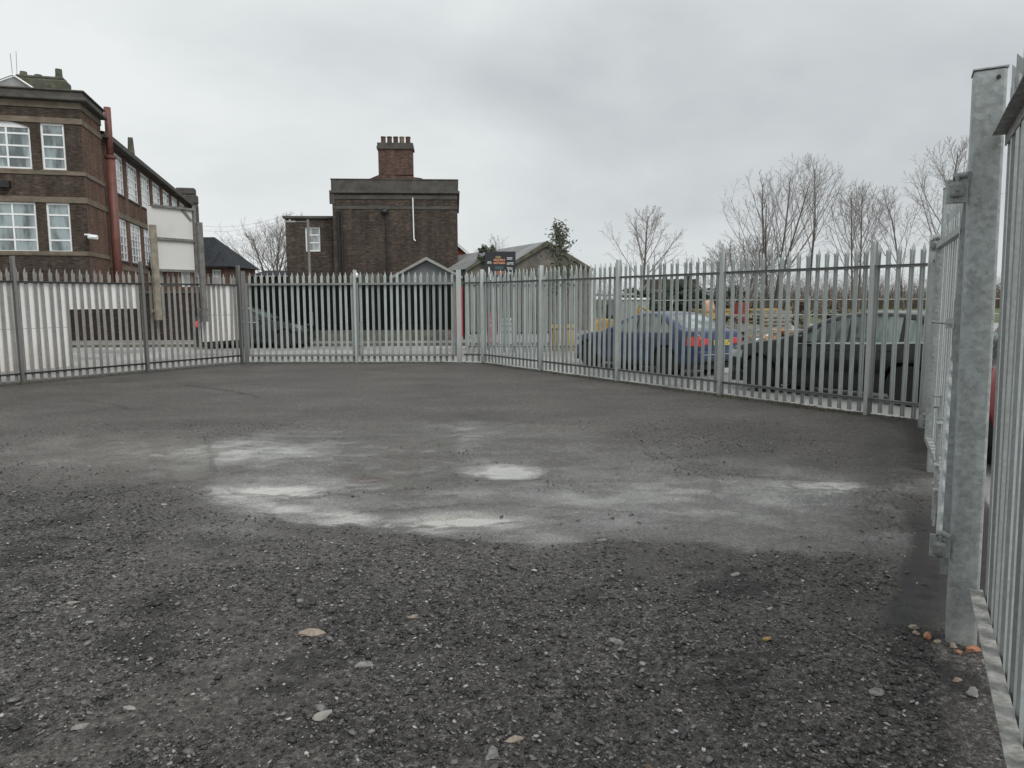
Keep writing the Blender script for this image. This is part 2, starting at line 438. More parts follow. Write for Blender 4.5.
def ground_fields(X, Y):
    n_big = fbm(X * .35, Y * .35, 3, 5); n_mid = fbm(X * 1.1, Y * 1.1, 21, 6, .6); n_fin = fbm(X * 4.5, Y * 4.5, 31, 5, .6)
    # silt film (pale, smooth, wet) ---------------------------------------------------------
    film = np.zeros_like(X)
    for (cx, cy, rx, ry, a, soft, wp, st) in [
        (-3.25, 8.05, 1.45, .58, -3, .55, .5, .80), (-2.2, 8.6, 1.3, .35, 5, .6, .5, .35), (-.85, 9.55, .62, .30, 0, .5, .4, .75), (-1.4, 9.0, 1.6, .5, 8, .7, .5, .32),
        (-2.2, 6.38, .58, .36, -6, .35, .25, 1.0), (-1.95, 5.82, .72, .33, -28, .5, .3, .85), (-1.35, 5.55, .42, .22, -20, .45, .25, .95),
        (-.45, 5.42, .85, .34, 6, .45, .25, .80), (.12, 5.05, .55, .30, -14, .4, .22, .62), (-.10, 7.08, .42, .36, 0, .22, .14, 1.0), (.35, 6.6, .6, .35, 0, .6, .4, .55),
        (1.5, 6.1, 1.35, .78, 4, .5, .42, .74), (.75, 5.55, .75, .38, 0, .55, .4, .58), (2.55, 6.4, .65, .40, 10, .4, .4, .76), (2.95, 6.5, .30, .20, 0, .4, .3, .85), (1.35, 5.2, .7, .32, -8, .6, .4, .48), (1.3, 7.4, .9, .5, -15, .7, .4, .32),
        (1.55, 4.52, .24, .16, 0, .6, .4, .58), (.5, 4.5, .42, .16, 10, .7, .5, .42), (-.6, 6.3, 1.3, .6, 0, .7, .4, .35), (-1.2, 7.6, 1.2, .6, 0, .7, .5, .30), (-.9, 4.15, .5, .2, 15, .8, .5, .18),
        (-.3, 3.15, .4, .2, -30, .8, .5, .22), (-1.9, 3.7, .5, .25, 0, .8, .5, .15), (.3, 2.8, .5, .2, 10, .8, .5, .22), (.6, 3.1, .6, .3, 0, .8, .5, .16)]:
        film = np.maximum(film, min(st, .92) * blob(X, Y, cx, cy, rx * 1.06, ry * 1.06, a, min(soft * 1.6, .95), wp * .9, int(abs(cx * 97 + cy * 31))))
    pud = np.zeros_like(X)
    for (cx, cy, rx, ry, a, wp) in [(-.10, 7.07, .40, .30, 0, .9), (-2.28, 6.42, .50, .20, -6, 1.0), (-.35, 5.45, .5, .12, 10, 1.3), (2.85, 6.5, .3, .12, 5, 1.2)]:
        pud = np.maximum(pud, blob(X, Y, cx, cy, rx, ry, a, .42, wp, int(abs(cx * 71 + cy * 17))))
    halo = np.zeros_like(X)
    for (cx, cy, rx, ry, a, st) in [(-2.9, 8.1, 2.7, 1.2, 0, .62), (-1.1, 6.1, 2.2, 1.3, 0, .60), (1.4, 6.0, 2.3, 1.45, 0, .66), (-.8, 9.3, 1.9, .8, 0, .52), (.0, 7.3, 2.4, 1.2, 0, .48)]:
        halo = np.maximum(halo, st * blob(X, Y, cx, cy, rx, ry, a, .95, .5, int(abs(cx * 57 + cy * 13))))
    film = film * (.74 + .36 * sstep(.30, .68, fbm(X * 3.3, Y * 6.0, 77, 6, .62)))
    film = np.maximum(film, halo * (.55 + .60 * sstep(.28, .72, fbm(X * 1.8, Y * 3.2, 79, 6, .6)))) 
    # the lip of a lower layer: pale film stops along a ragged step at its near edge
    wob = (fbm(X * 3, Y * 3, 55, 4) - .5) * .22
    edge_x = np.array([-6, -2.85, -1.9, -1.64, -1.2, -.58, -.2, .18, .55, .94, 1.4, 1.89, 2.6, 6]); edge_y = np.array([6.6, 6.3, 5.6, 5.3, 5.25, 5.02, 4.86, 4.74, 4.9, 4.9, 4.76, 4.62, 4.5, 4.4])
    ey = np.interp(X, edge_x, edge_y) + wob
    cut = 1 - sstep(-.08, .16, Y - ey + (n_fin - .5) * .35)                            # ragged step where the film ends
    near = 1 - sstep(-.55, .55, Y - ey + (n_mid - .5) * 2.2)      # towards the viewer the surface gets coarser
    keep = 1 - cut * (.35 + .40 * sstep(-2.0, -1.2, X))
    film = np.maximum(film * keep, .20 * near * sstep(.55, .75, fbm(X * 1.3, Y * 1.6, 191, 5, .6)))
    film = np.clip(film, 0, 1)
    # coarse loose planings near the viewer, finer rolled planings far away ------------------
    coarse = near * (.72 + .5 * (n_mid - .4)) + (1 - near) * (.30 * sstep(.5, .62, n_mid) * (1 - sstep(8, 12, Y)))
    worn = sstep(.52, .66, fbm(X * .9, Y * 1.3, 91, 5, .6)) * near * .6
    coarse = np.clip(coarse - worn * .8, 0, 1)
    smooth = 1 - sstep(-.05, .05, np.hypot((X - 2.75) / 1.0, (Y - 4.9) / 1.0) * 0 + (side_d(X, Y) - (.21 + .06 * np.sin(Y * 2.2) + .4 * wob)) )
    smooth = smooth * sstep(3.45, 3.7, Y + wob) * (1 - sstep(5.3, 6.2, Y))          # strip of new black asphalt inside the side gate
    coarse *= (1 - smooth); film *= (1 - .85 * smooth)
    # dark seams and cracks
    dk = np.zeros_like(X)
    for pts, wd, st in [([(1.3, 8.3), (1.42, 8.06), (1.7, 7.25), (1.93, 6.75), (2.2, 6.55), (2.6, 6.42)], .022, .7), ([(-6.6, 14.7), (-5.5, 13.8), (-4.4, 12.7)], .05, .8), ([(-7.5, 12.6), (-6.6, 12.0), (-6.0, 11.4)], .06, .5),
                        ([(-1.0, 5.95), (-.6, 5.55), (-.2, 5.30), (.35, 5.22)], .014, .5), ([(1.0, 7.2), (1.7, 7.0), (2.2, 7.1)], .02, .4), ([(-4.6, 8.9), (-3.9, 8.3), (-3.6, 7.9)], .025, .5), ([(3, 11.2), (2.2, 11.0), (1.0, 11.4)], .05, .35),
                        ([(.7, 3.32), (1.0, 3.25), (1.25, 3.3)], .03, .7), ([(.85, 2.5), (.92, 2.9), (1.0, 3.1)], .03, .6), ([(2.9, 6.6), (3.0, 6.35), (3.15, 6.2)], .02, .8), ([(1.52, 8.3), (1.66, 7.95), (1.92, 7.25), (2.15, 6.9), (2.45, 6.75), (2.9, 6.7)], .03, .45), ([(-6.5, 8.6), (-3, 8.9), (1, 9.0), (4.2, 8.4)], .02, .35), ([(-4.2, 6.0), (-2.9, 6.9), (-1.0, 8.6), (.5, 10.5)], .025, .35), ([(-2.2, 5.2), (-1.2, 5.75), (-.2, 5.9), (.9, 5.75)], .02, .55), ([(-1.5, 3.05), (-.9, 3.4), (-.5, 3.35), (0.1, 3.6)], .03, .5)]:
        d = seg_dist(X + (n_fin - .5) * .25, Y + (n_mid - .5) * .3, pts)
        dk = np.maximum(dk, st * (1 - sstep(wd * .4, wd * 1.6, d)) * (.4 + .9 * n_fin))
    dk = np.maximum(dk, .55 * (1 - sstep(.0, .35, np.abs(side_d(X, Y) - .40 - wob))) * (1 - smooth) * sstep(3.3, 4, Y) * (1 - sstep(8, 10, Y)) * n_fin * 1.3)
    dk = np.maximum(dk, .75 * near * sstep(.60, .72, fbm(X * 2.1, Y * 2.6, 47, 5, .6)))
    # contact darkening and grime painted into the ground along the foot of the fences
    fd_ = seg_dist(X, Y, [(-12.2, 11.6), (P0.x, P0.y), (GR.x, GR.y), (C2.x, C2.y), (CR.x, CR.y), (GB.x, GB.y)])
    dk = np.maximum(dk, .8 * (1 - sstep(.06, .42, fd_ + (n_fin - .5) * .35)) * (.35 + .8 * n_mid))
    rust = np.maximum(blob(X, Y, -1.39, 6.75, .19, .12, 0, .3, .5, 9), .6 * blob(X, Y, -2.80, 6.45, .09, .08, 0, .4, .4, 19))
    z = .05 * (n_big - .5) + .02 * (fbm(X * 1.1, Y * 1.1, 21, 3, .55) - .5) + .008 * (fbm(X * 4.5, Y * 4.5, 31, 2, .5) - .5)
    fine_zone = (1 - sstep(4.0, 4.55, Y)) * (1 - sstep(2.4, 2.9, np.abs(X)))
    z = z + cut * .010 - .010 * film
    z = z + coarse * fine_zone * (.013 * (fbm(X * 16, Y * 16, 63, 3, .6) - .5) + .016 * (fbm(X * 46, Y * 46, 71, 2, .6) - .5))
    z = z - dk * .008 * (1 - smooth)
    z = z * (1 - sstep(8, 12, np.hypot(X, Y - 4)) * .5)
    z = z - .012 * pud
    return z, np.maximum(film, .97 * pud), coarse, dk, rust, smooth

yx = np.concatenate([np.arange(-15, -5, .09), np.arange(-5, -3, .035), np.arange(-3, 2.9, .012), np.arange(2.9, 4.6, .03), np.arange(4.6, 8.0, .06)])
yy = np.concatenate([np.arange(-2, 2.2, .12), np.arange(2.2, 4.6, .0115), np.arange(4.6, 7.0, .02), np.arange(7.0, 10, .035), np.arange(10, 20.2, .07)])
GX, GY = np.meshgrid(yx, yy)
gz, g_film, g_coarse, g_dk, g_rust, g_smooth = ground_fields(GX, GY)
ny, nx = GX.shape
verts = np.stack([GX.ravel(), GY.ravel(), gz.ravel()], 1)
idx = np.arange(nx * ny).reshape(ny, nx)
quads = np.stack([idx[:-1, :-1].ravel(), idx[:-1, 1:].ravel(), idx[1:, 1:].ravel(), idx[1:, :-1].ravel()], 1)
cxy = verts[quads].mean(1)[:, :2]
PL = P0 + DL * 26
poly = [tuple(P0 + Vector((-.45, .32))), tuple(P0 + DL * 26 + Vector((-.5, .3))), (-15, -3), (.0, -3.0), tuple(GA - DS * 6.5 + OUT * .55), tuple(GB + OUT * .40), tuple(CR + Vector((.16, 0))), tuple(C2 + Vector((.1, .1))), tuple(GR + Vector((.02, .12)))]
inside = np.zeros(len(cxy), bool)
px, py = cxy[:, 0], cxy[:, 1]
for i in range(len(poly)):
    (x0, y0), (x1, y1) = poly[i], poly[(i + 1) % len(poly)]
    cond = ((y0 > py) != (y1 > py))
    with np.errstate(divide='ignore', invalid='ignore'):
        xi = (x1 - x0) * (py - y0) / (y1 - y0 + 1e-12) + x0
    inside ^= cond & (px < xi)
quads = quads[inside]
me = bpy.data.meshes.new('ground')
me.vertices.add(len(verts)); me.vertices.foreach_set('co', verts.ravel())
me.loops.add(len(quads) * 4); me.loops.foreach_set('vertex_index', quads.ravel().astype(np.int32))
me.polygons.add(len(quads)); me.polygons.foreach_set('loop_start', np.arange(0, len(quads) * 4, 4, dtype=np.int32)); me.polygons.foreach_set('loop_total', np.full(len(quads), 4, np.int32))
me.update(calc_edges=True); me.polygons.foreach_set('use_smooth', np.ones(len(quads), bool))
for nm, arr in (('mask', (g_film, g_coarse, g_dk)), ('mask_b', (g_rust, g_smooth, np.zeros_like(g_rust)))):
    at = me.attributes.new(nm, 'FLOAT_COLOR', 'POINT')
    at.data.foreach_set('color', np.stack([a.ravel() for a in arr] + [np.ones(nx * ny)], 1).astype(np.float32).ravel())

def yard_material():
    k = NT('worn_planings'); o = k.pos()
    a1 = k.n('ShaderNodeAttribute', attribute_name='mask'); a2 = k.n('ShaderNodeAttribute', attribute_name='mask_b')
    s1 = k.n('ShaderNodeSeparateColor'); k.l(a1.outputs['Color'], s1.inputs[0]); s2 = k.n('ShaderNodeSeparateColor'); k.l(a2.outputs['Color'], s2.inputs[0])
    film, coarse, dark = s1.outputs[0], s1.outputs[1], s1.outputs[2]; rust, smooth = s2.outputs[0], s2.outputs[1]
    def vor(scale, out='Distance', rnd=1.0):
        wv = k.n('ShaderNodeTexVoronoi'); wv.inputs['Scale'].default_value = scale; wv.inputs['Randomness'].default_value = rnd
        nd = k.n('ShaderNodeTexNoise'); nd.inputs['Scale'].default_value = scale * 1.3; nd.inputs['Detail'].default_value = 2; k.l(o, nd.inputs['Vector'])
        ad = k.n('ShaderNodeMix', data_type='VECTOR'); ad.inputs[0].default_value = .25 / scale; k.l(o, ad.inputs[4]); k.l(nd.outputs['Color'], ad.inputs[5])
        va = k.n('ShaderNodeVectorMath', operation='MULTIPLY_ADD'); k.l(nd.outputs['Color'], va.inputs[0]); va.inputs[1].default_value = (.9 / scale,) * 3; k.l(o, va.inputs[2])
        k.l(va.outputs[0], wv.inputs['Vector']); return wv
    vA = vor(62); vB = vor(130); vC = vor(260)
    def rnd(v, i):
        s = k.n('ShaderNodeSeparateColor'); k.l(v.outputs['Color'], s.inputs[0]); return s.outputs[i]
    # grain tone: most chips are bitumen black, some bare grey stone
    toneA = k.ramp(rnd(vA, 0), [(0, .016), (.35, .040), (.62, .085), (.86, .17), (1, .36)])
    toneB = k.ramp(rnd(vB, 1), [(0, .016), (.40, .046), (.74, .11), (.92, .21), (1, .38)])
    toneF = k.ramp(rnd(vA, 1), [(0, .035), (.5, .085), (.84, .16), (1, .30)])
    toneC = k.ramp(rnd(vC, 2), [(0, .04), (.5, .09), (.85, .16), (1, .28)])
    near_c = k.mix(k.math('MULTIPLY', k.noise(o, 2.2, 5, .6), .9), toneA, toneB)
    far_c = k.mix(.42, k.mix(.38, toneF, toneC), k.mix(k.noise(o, 1.4, 5, .65), (.078, .071, .064), (.15, .139, .127)))
    cc = k.mix(coarse, far_c, near_c)
    mpw = k.n('ShaderNodeMapping'); mpw.inputs['Scale'].default_value = (1, 1.5, 1); k.l(o, mpw.inputs[0])
    # clumps and specks of a few centimetres, visible from further off
    sp1 = k.ramp(k.noise(o, 38, 5, .78), [(.32, .42), (.5, .92), (.68, 1.9)]); sp2 = k.ramp(k.noise(o, 13, 5, .7), [(.32, .70), (.68, 1.32)])
    cc = k.mix(1.0, k.mix(1.0, cc, sp1, 'MULTIPLY'), sp2, 'MULTIPLY')
    wide = k.ramp(k.noise(mpw.outputs[0], .55, 6, .62), [(.3, .68), (.7, 1.32)])
    cc = k.mix(1.0, cc, wide, 'MULTIPLY')
    cc = k.mix(.42, cc, k.mix(1.0, cc, (1.16, 1.0, .84), 'MULTIPLY'))
    cc = k.mix(1.0, cc, (.86, .86, .87), 'MULTIPLY')
    cc = k.mix(k.math('MULTIPLY', smooth, .9), cc, k.ramp(k.noise(o, 120, 4, .7), [(.3, .020), (.7, .048)]))
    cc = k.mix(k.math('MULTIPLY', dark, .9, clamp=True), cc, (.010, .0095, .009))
    # pale silt, thinner where chips stand out of it
    grain = k.math('ADD', k.math('MULTIPLY', rnd(vB, 0), .30), k.math('ADD', k.math('MULTIPLY', k.noise(o, 60, 5, .75), .45), k.math('MULTIPLY', k.noise(o, 17, 6, .75), .40)))
    grain = k.ramp(grain, [(.47, 0.0), (.64, 1.0)])
    fa = k.math('SUBTRACT', k.math('MULTIPLY', film, 1.40), k.math('MULTIPLY', grain, .72), clamp=True)
    fa = k.math('ADD', k.math('MULTIPLY', fa, .62), k.math('MULTIPLY', film, .34), clamp=True)
    silt = k.mix(k.noise(o, 5, 5, .6), (.18, .173, .158), (.27, .26, .24))
    silt = k.mix(k.ramp(film, [(.58, 0.0), (.95, 1.0)]), silt, (.46, .44, .395))
    silt = k.mix(1.0, silt, k.ramp(k.noise(o, 55, 4, .7), [(.32, .75), (.68, 1.22)]), 'MULTIPLY')
    cc = k.mix(fa, cc, silt)
    cc = k.mix(k.math('MULTIPLY', rust, .85), cc, k.ramp(k.noise(o, 28, 4, .7), [(.35, (.035, .02, .014)), (.6, (.11, .055, .036)), (.75, (.22, .15, .12))]))
    k.col(cc)
    wet = k.ramp(k.math('ADD', fa, k.math('MULTIPLY', film, .35)), [(.15, 0.0), (1.0, 1.0)])
    r = k.mix(wet, k.mix(coarse, .50, .46), k.ramp(film, [(.80, .22), (.98, .10)]))
    r = k.mix(smooth, r, .5)
    k.set('Roughness', r)
    k.set('Specular IOR Level', k.mix(wet, k.mix(coarse, .34, .32), .8))
    k.set('Coat Weight', wet); k.set('Coat Roughness', .10); k.set('Coat IOR', 1.36)
    hA = k.math('MULTIPLY', k.math('SUBTRACT', 1.0, vA.outputs['Distance']), k.math('ADD', k.math('MULTIPLY', coarse, .65), .42))
    hB = k.math('MULTIPLY', k.math('SUBTRACT', 1.0, vB.outputs['Distance']), .5)
    hC = k.math('MULTIPLY', k.math('SUBTRACT', 1.0, vC.outputs['Distance']), .2)
    h = k.math('MULTIPLY', k.math('ADD', hA, k.math('ADD', hB, hC)), k.math('MULTIPLY', k.math('SUBTRACT', 1.0, k.math('MULTIPLY', wet, .62)), k.ramp(film, [(.88, 1.0), (.99, .25)])))
    k.bump(h, .013, 1.0)
    return k.m
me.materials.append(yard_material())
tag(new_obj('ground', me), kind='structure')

def wet_tarmac(name, c0, c1, rough=(.28, .6)):
    k = NT(name); o = k.pos()
    n = k.noise(o, .45, 6, .62); n2 = k.noise(o, 40, 4, .7)
    c = k.mix(k.ramp(n, [(.35, 0.0), (.65, 1.0)]), c0, c1)
    k.col(k.mix(1.0, c, k.ramp(n2, [(.3, .75), (.7, 1.25)]), 'MULTIPLY'))
    k.set('Roughness', k.ramp(n, [(.35, rough[0]), (.65, rough[1])])); k.set('Specular IOR Level', .6)
    k.bump(n2, .004, .5)
    return k.m
M_ROAD = wet_tarmac('wet_road', (.26, .26, .255), (.38, .38, .37))
M_PAVE = wet_tarmac('pavement_flags', (.22, .215, .20), (.30, .295, .28))
mb = MB(); mb.poly([(-900, -300, -.16), (900, -300, -.16), (900, 1500, -.16), (-900, 1500, -.16)])
tag(mb.build('terrain', plain('rough_ground', (.085, .09, .05), .95, var=.4, scale=.15)), kind='structure')
mb = MB(); mb.poly([(-60, -30, -.08), (40, -30, -.08), (40, 60, -.08), (-60, 60, -.08)])
tag(mb.build('road', M_ROAD), kind='structure')
# raised pavement along the far side of the road
mb = MB(); mb.box(-40, 2.2, 28.2, 31.0, -.1, .035)
tag(mb.build('pavement', M_PAVE, bevel=.02), kind='structure')
mb = MB(); mb.box(-40, 2.2, 28.05, 28.2, -.1, .03)
tag(mb.build('kerb', M_BLOCK, bevel=.02), kind='structure')
mb = MB(); mb.poly([(14, 50, -.05), (140, 50, -.05), (200, 112, .1), (14, 112, .1)])
tag(mb.build('field', M_GRASS), kind='structure')

# loose chips (too many to count) -------------------------------------------------
def chips(name, n, xs, ys, smin, smax, mat, prob):
    vs = []; fs = []; cols = []
    X = rng.uniform(xs[0], xs[1], n); Y = ys[0] + (ys[1] - ys[0]) * rng.random(n) ** 1.7
    z, film, coarse, dk, rust, smooth = ground_fields(X, Y)
    ok = (rng.random(n) < prob(film, coarse, smooth)) & (side_d(X, Y) > .04)
    X, Y, z = X[ok], Y[ok], z[ok]; m = len(X)
    S = smin * (smax / smin) ** (rng.random(m) ** 2.2)
    base = np.array([(1, 0, 0), (0, 1, 0), (-1, 0, 0), (0, -1, 0), (.7, .7, .5), (-.7, .7, .55), (-.7, -.7, .5), (.7, -.7, .45), (0, 0, .75), (0, 0, -.6)])
    F = [(0, 4, 7), (1, 5, 4), (2, 6, 5), (3, 7, 6), (4, 5, 8), (5, 6, 8), (6, 7, 8), (7, 4, 8), (0, 1, 4), (1, 2, 5), (2, 3, 6), (3, 0, 7), (0, 9, 1), (1, 9, 2), (2, 9, 3), (3, 9, 0)]
    V = base[None] * (1 + .45 * (rng.random((m, 10, 3)) - .5) * 2 * .8)
    V *= np.stack([rng.uniform(.7, 1.3, m), rng.uniform(.55, 1.0, m), rng.uniform(.35, .8, m)], 1)[:, None, :]
    a = rng.uniform(0, 2 * np.pi, m); ca, sa = np.cos(a), np.sin(a)
    x = V[..., 0] * ca[:, None] - V[..., 1] * sa[:, None]; y = V[..., 0] * sa[:, None] + V[..., 1] * ca[:, None]
    tilt = rng.normal(0, .3, m)[:, None]
    zz = V[..., 2] + x * tilt
    pts = np.stack([x * S[:, None] + X[:, None], y * S[:, None] + Y[:, None], zz * S[:, None] + (z + S * .18)[:, None]], -1).reshape(-1, 3)
    faces = (np.array(F)[None] + (np.arange(m) * 10)[:, None, None]).reshape(-1, 3)
    me = bpy.data.meshes.new(name)
    me.vertices.add(len(pts)); me.vertices.foreach_set('co', pts.ravel())
    me.loops.add(len(faces) * 3); me.loops.foreach_set('vertex_index', faces.ravel().astype(np.int32))
    me.polygons.add(len(faces)); me.polygons.foreach_set('loop_start', np.arange(0, len(faces) * 3, 3, dtype=np.int32)); me.polygons.foreach_set('loop_total', np.full(len(faces), 3, np.int32))
    me.update(calc_edges=True)
    t = rng.random(m)
    tone = np.where(t < .58, rng.uniform(.012, .05, m), np.where(t < .94, rng.uniform(.07, .20, m), rng.uniform(.22, .46, m)))
    warm = rng.uniform(.84, 1.0, m)
    c = np.stack([tone, tone * (1 + warm) / 2, tone * warm, np.ones(m)], 1)
    at = me.attributes.new('tone', 'FLOAT_COLOR', 'POINT'); at.data.foreach_set('color', np.repeat(c, 10, 0).astype(np.float32).ravel())
    me.materials.append(mat)
    return tag(new_obj(name, me), kind='stuff')
def chip_mat():
    k = NT('stone_chips'); a = k.n('ShaderNodeAttribute', attribute_name='tone')
    k.col(k.mix(1.0, a.outputs['Color'], k.ramp(k.noise(k.pos(), 220, 3, .6), [(.3, .7), (.7, 1.3)]), 'MULTIPLY')); k.set('Roughness', .42); k.set('Specular IOR Level', .5)
    return k.m
M_CHIP = chip_mat()
g = chips('gravel', 125000, (-6.5, 3.6), (2.2, 10.0), .004, .0135, M_CHIP, lambda f, c, s: np.clip(.20 + 1.0 * c - .85 * f, 0.0, 1) * (1 - .9 * s))
tag(g, 'loose dark planings and grit strewn over the near half of the yard', 'gravel')

g2 = chips('gravel', 5000, (-4.8, 2.5), (2.2, 7.0), .009, .026, M_CHIP, lambda f, c, s: np.clip(.05 + .9 * c ** 2 - .8 * f, 0, 1) * (1 - .95 * s))
tag(g2, 'bigger half-buried lumps of broken tarmac among the grit', 'gravel')
# single stones one can point at ----------------------------------------------------
def stone(x, y, r, flat, mat, seed, ang=0, sx=1.0):
    rs = random.Random(seed)
    bm = bmesh.new(); bmesh.ops.create_icosphere(bm, subdivisions=2, radius=1)
    ph = [rs.uniform(0, 6) for _ in range(6)]
    for v in bm.verts:
        c = v.co
        k = 1 + .22 * math.sin(3.1 * c.x + ph[0]) * math.sin(2.7 * c.y + ph[1]) + .16 * math.sin(5 * c.z + ph[2] + 3 * c.x) + rs.uniform(-.07, .07)
        v.co = Vector((c.x * k * r * sx, c.y * k * r * .7, max(c.z, -.6) * k * r * flat))
    me = bpy.data.meshes.new('stone'); bm.to_mesh(me); bm.free(); me.materials.append(mat)
    o = new_obj('stone', me)
    zz = float(ground_fields(np.array([x]), np.array([y]))[0][0])
    o.location = (x, y, zz + r * flat * .3); o.rotation_euler = (rs.uniform(-.15, .15), rs.uniform(-.15, .15), ang)
    return o
M_ST_GREY = plain('pale_grey_stone', (.22, .215, .20), .85, var=.45, scale=40, bump=.003)
M_ST_WHITE = plain('whitish_stone', (.30, .29, .265), .85, var=.25, scale=40, bump=.003)
M_ST_PINK = plain('pinkish_sandstone', (.31, .255, .21), .85, var=.3, scale=40, bump=.003)
M_ST_ORANGE = plain('orange_brick_bit', (.36, .17, .10), .85, var=.4, scale=50, bump=.003)
M_ST_OCHRE = plain('ochre_bit', (.30, .21, .08), .85, var=.3, scale=50, bump=.003)
GS = 'small stones lying about the yard'
for (x, y, r, fl, m, a, sx, lab) in [
    (-1.01, 3.52, .052, .30, M_ST_PINK, .3, 1.4, 'pinkish sandstone piece, widest stone on the gravel left of centre'),
    (-.77, 2.79, .036, .40, M_ST_WHITE, .9, 1.3, 'pale oval stone lying tilted in the near gravel, nearest of the big ones'),
    (-.68, 3.20, .040, .35, M_ST_GREY, .5, 1.5, 'long grey flat stone just behind the pale oval stone'),
    (.50, 3.41, .038, .45, M_ST_GREY, -.5, 1.3, 'grey stone on the gravel right of centre'),
    (-1.59, 2.87, .022, .5, M_ST_WHITE, 0, 1.3, 'small whitish pebble near the left bottom corner'),
    (-1.72, 2.74, .030, .45, M_ST_GREY, .7, 1.2, 'dull grey lump in the left bottom corner of the yard'),
    (1.24, 3.43, .022, .5, M_ST_OCHRE, .2, 1.3, 'small ochre yellow bit on dark gravel right of centre'),
    (.0, 2.62, .030, .4, M_ST_PINK, .1, 1.3, 'pale pinkish piece at the bottom middle edge'),
    (-.08, 2.53, .034, .4, M_ST_GREY, 1.2, 1.2, 'pale greyish clod right at the bottom middle edge'),
    (1.53, 2.93, .040, .40, M_ST_GREY, .4, 1.2, 'broad grey stone on the gravel towards the side fence'),
    (-2.44, 3.9, .026, .4, M_ST_WHITE, .2, 1.6, 'narrow whitish stone far left on the gravel'),
    (1.35, 4.30, .028, .4, M_ST_WHITE, .1, 1.4, 'whitish stone beside the small pale patch right of centre'),
    (-.53, 3.71, .022, .5, M_ST_PINK, .6, 1.8, 'thin peach coloured chip behind the pinkish sandstone piece'),
    (1.93, 2.92, .038, .6, M_ST_GREY, .8, 1.1, 'rounded grey stone by the bottom rail of the side fence'),
    (1.94, 3.04, .022, .6, M_ST_PINK, .2, 1.1, 'small brownish pebble by the bottom rail of the side fence'),
    (.62, 4.95, .030, .35, M_ST_GREY, .1, 1.6, 'flat grey stone at the ragged edge of the pale patch'),
    (.86, 4.93, .028, .35, M_ST_GREY, .3, 1.7, 'flatter grey stone right beside its twin at the edge of the pale patch')]:
    tag(stone(x, y, r * .86, fl, m, int(x * 100 + y * 1000), a, sx), lab, 'stone', GS)
for i, (x, y, r) in enumerate([(2.17, 3.30, .030), (2.10, 3.34, .020), (2.20, 3.24, .016), (2.045, 3.46, .024), (2.01, 3.50, .018), (2.06, 3.40, .016), (2.09, 3.28, .016), (2.03, 3.56, .02), (2.14, 3.18, .014)]):
    o = stone(x, y, r, .75, M_ST_ORANGE if i % 3 == 0 else M_ST_PINK, 300 + i, i * 1.3, 1.1); o.name = 'brick_fragment' if i == 0 else 'brick_fragment.%03d' % i
    tag(o, 'orange brick crumb at the foot of the near gate post', 'brick fragment', 'brick crumbs round the gate post')

# ------------------------------------------------------------------ palisade fencing
def pale_mesh(name, mat, zb=.03, zt=2.42, wd=.071, dp=.020, sides=(2.335, 2.31, 2.375)):
    xs = [-.5, -.36, -.18, 0, .18, .36, .5]; ys = [0, -1, -1, .1, -1, -1, 0]
    tops = [sides[0], sides[1], sides[2], zt, sides[2], sides[1], sides[0]]
    mb = MB()
    rows = []
    for lev in range(4):
        ring = []
        for x, y, t in zip(xs, ys, tops):
            z = (zb, zt - .24, zt - .13, t)[lev]
            k = (1, 1, 1.12, 1.06)[lev]
            ring.append(mb.P((x * wd * k, y * dp, z)))
        rows.append(ring)
    for a, b in zip(rows[:-1], rows[1:]):
        for i in range(6): mb.f.append([a[i], a[i + 1], b[i + 1], b[i]])
    me = mb.mesh(name)
    me.materials.append(mat)
    return me
def post_mesh(name, mat, h, wx=.055, wy=.10, t=.008):
    mb = MB()   # rolled I-section, flanges facing along the yard normal
    mb.box(-wx / 2, wx / 2, wy / 2 - t, wy / 2, -.1, h); mb.box(-wx / 2, wx / 2, -wy / 2, -wy / 2 + t, -.1, h); mb.box(-t / 2, t / 2, -wy / 2 + t, wy / 2 - t, -.1, h)
    me = mb.mesh(name); me.materials.append(mat); return me
def rail(parent, x0, x1, z, mat, y=-.035, s=.045, t=.006):
    mb = MB()   # angle iron: one leg upright against the pales, one leg lying towards the yard
    mb.prism([(y - s / 2, z + s / 2), (y - s / 2, z - s / 2), (y - s / 2 + t, z - s / 2), (y - s / 2 + t, z + s / 2 - t), (y + s / 2, z + s / 2 - t), (y + s / 2, z + s / 2)], x0, x1, 'x')
    return mb.build('rail', mat, parent)
def fence(name, label, A, B, posts, mats, post_h=2.45, pitch=.155, rail_s=.045, pale_y=-.062, zr=(.22, 2.10), jitter=.004, pm=None, post_w=(.055, .10), group=None, bolts=False, lean=.006):
    A = Vector(A); B = Vector(B); d = B - A; L = d.length
    t = thing(name, label, 'fence', (A.x, A.y, 0), math.atan2(d.y, d.x), group)
    m_pale, m_post, m_rail = mats
    pom = post_mesh('post', m_post, post_h, *post_w)
    for i, p in enumerate(posts):
        o = new_obj('post', pom, t); o.location = (p, 0, 0); o.rotation_euler = (random.uniform(-lean, lean), random.uniform(-lean, lean), 0)
    ps = sorted(posts)
    edges = sorted({0.0, L} | {p for p in ps if .05 < p < L - .05})
    for a, b in zip(edges[:-1], edges[1:]):
        for z in zr: rail(t, a + .006, b - .006, z + random.uniform(-.006, .006), m_rail, s=rail_s)
    pm = pm or pale_mesh('pale', m_pale)
    n = int(L / pitch)
    for i in range(n):
        x = (i + .5) * L / n
        o = new_obj('pale', pm, t)
        o.location = (x + random.uniform(-jitter, jitter), pale_y, random.uniform(-.008, .008)); o.rotation_euler = (random.uniform(-.006, .006), random.uniform(-.008, .008) + (random.gauss(0, .02) if random.random() < .08 else 0), random.uniform(-.09, .09))
    return t

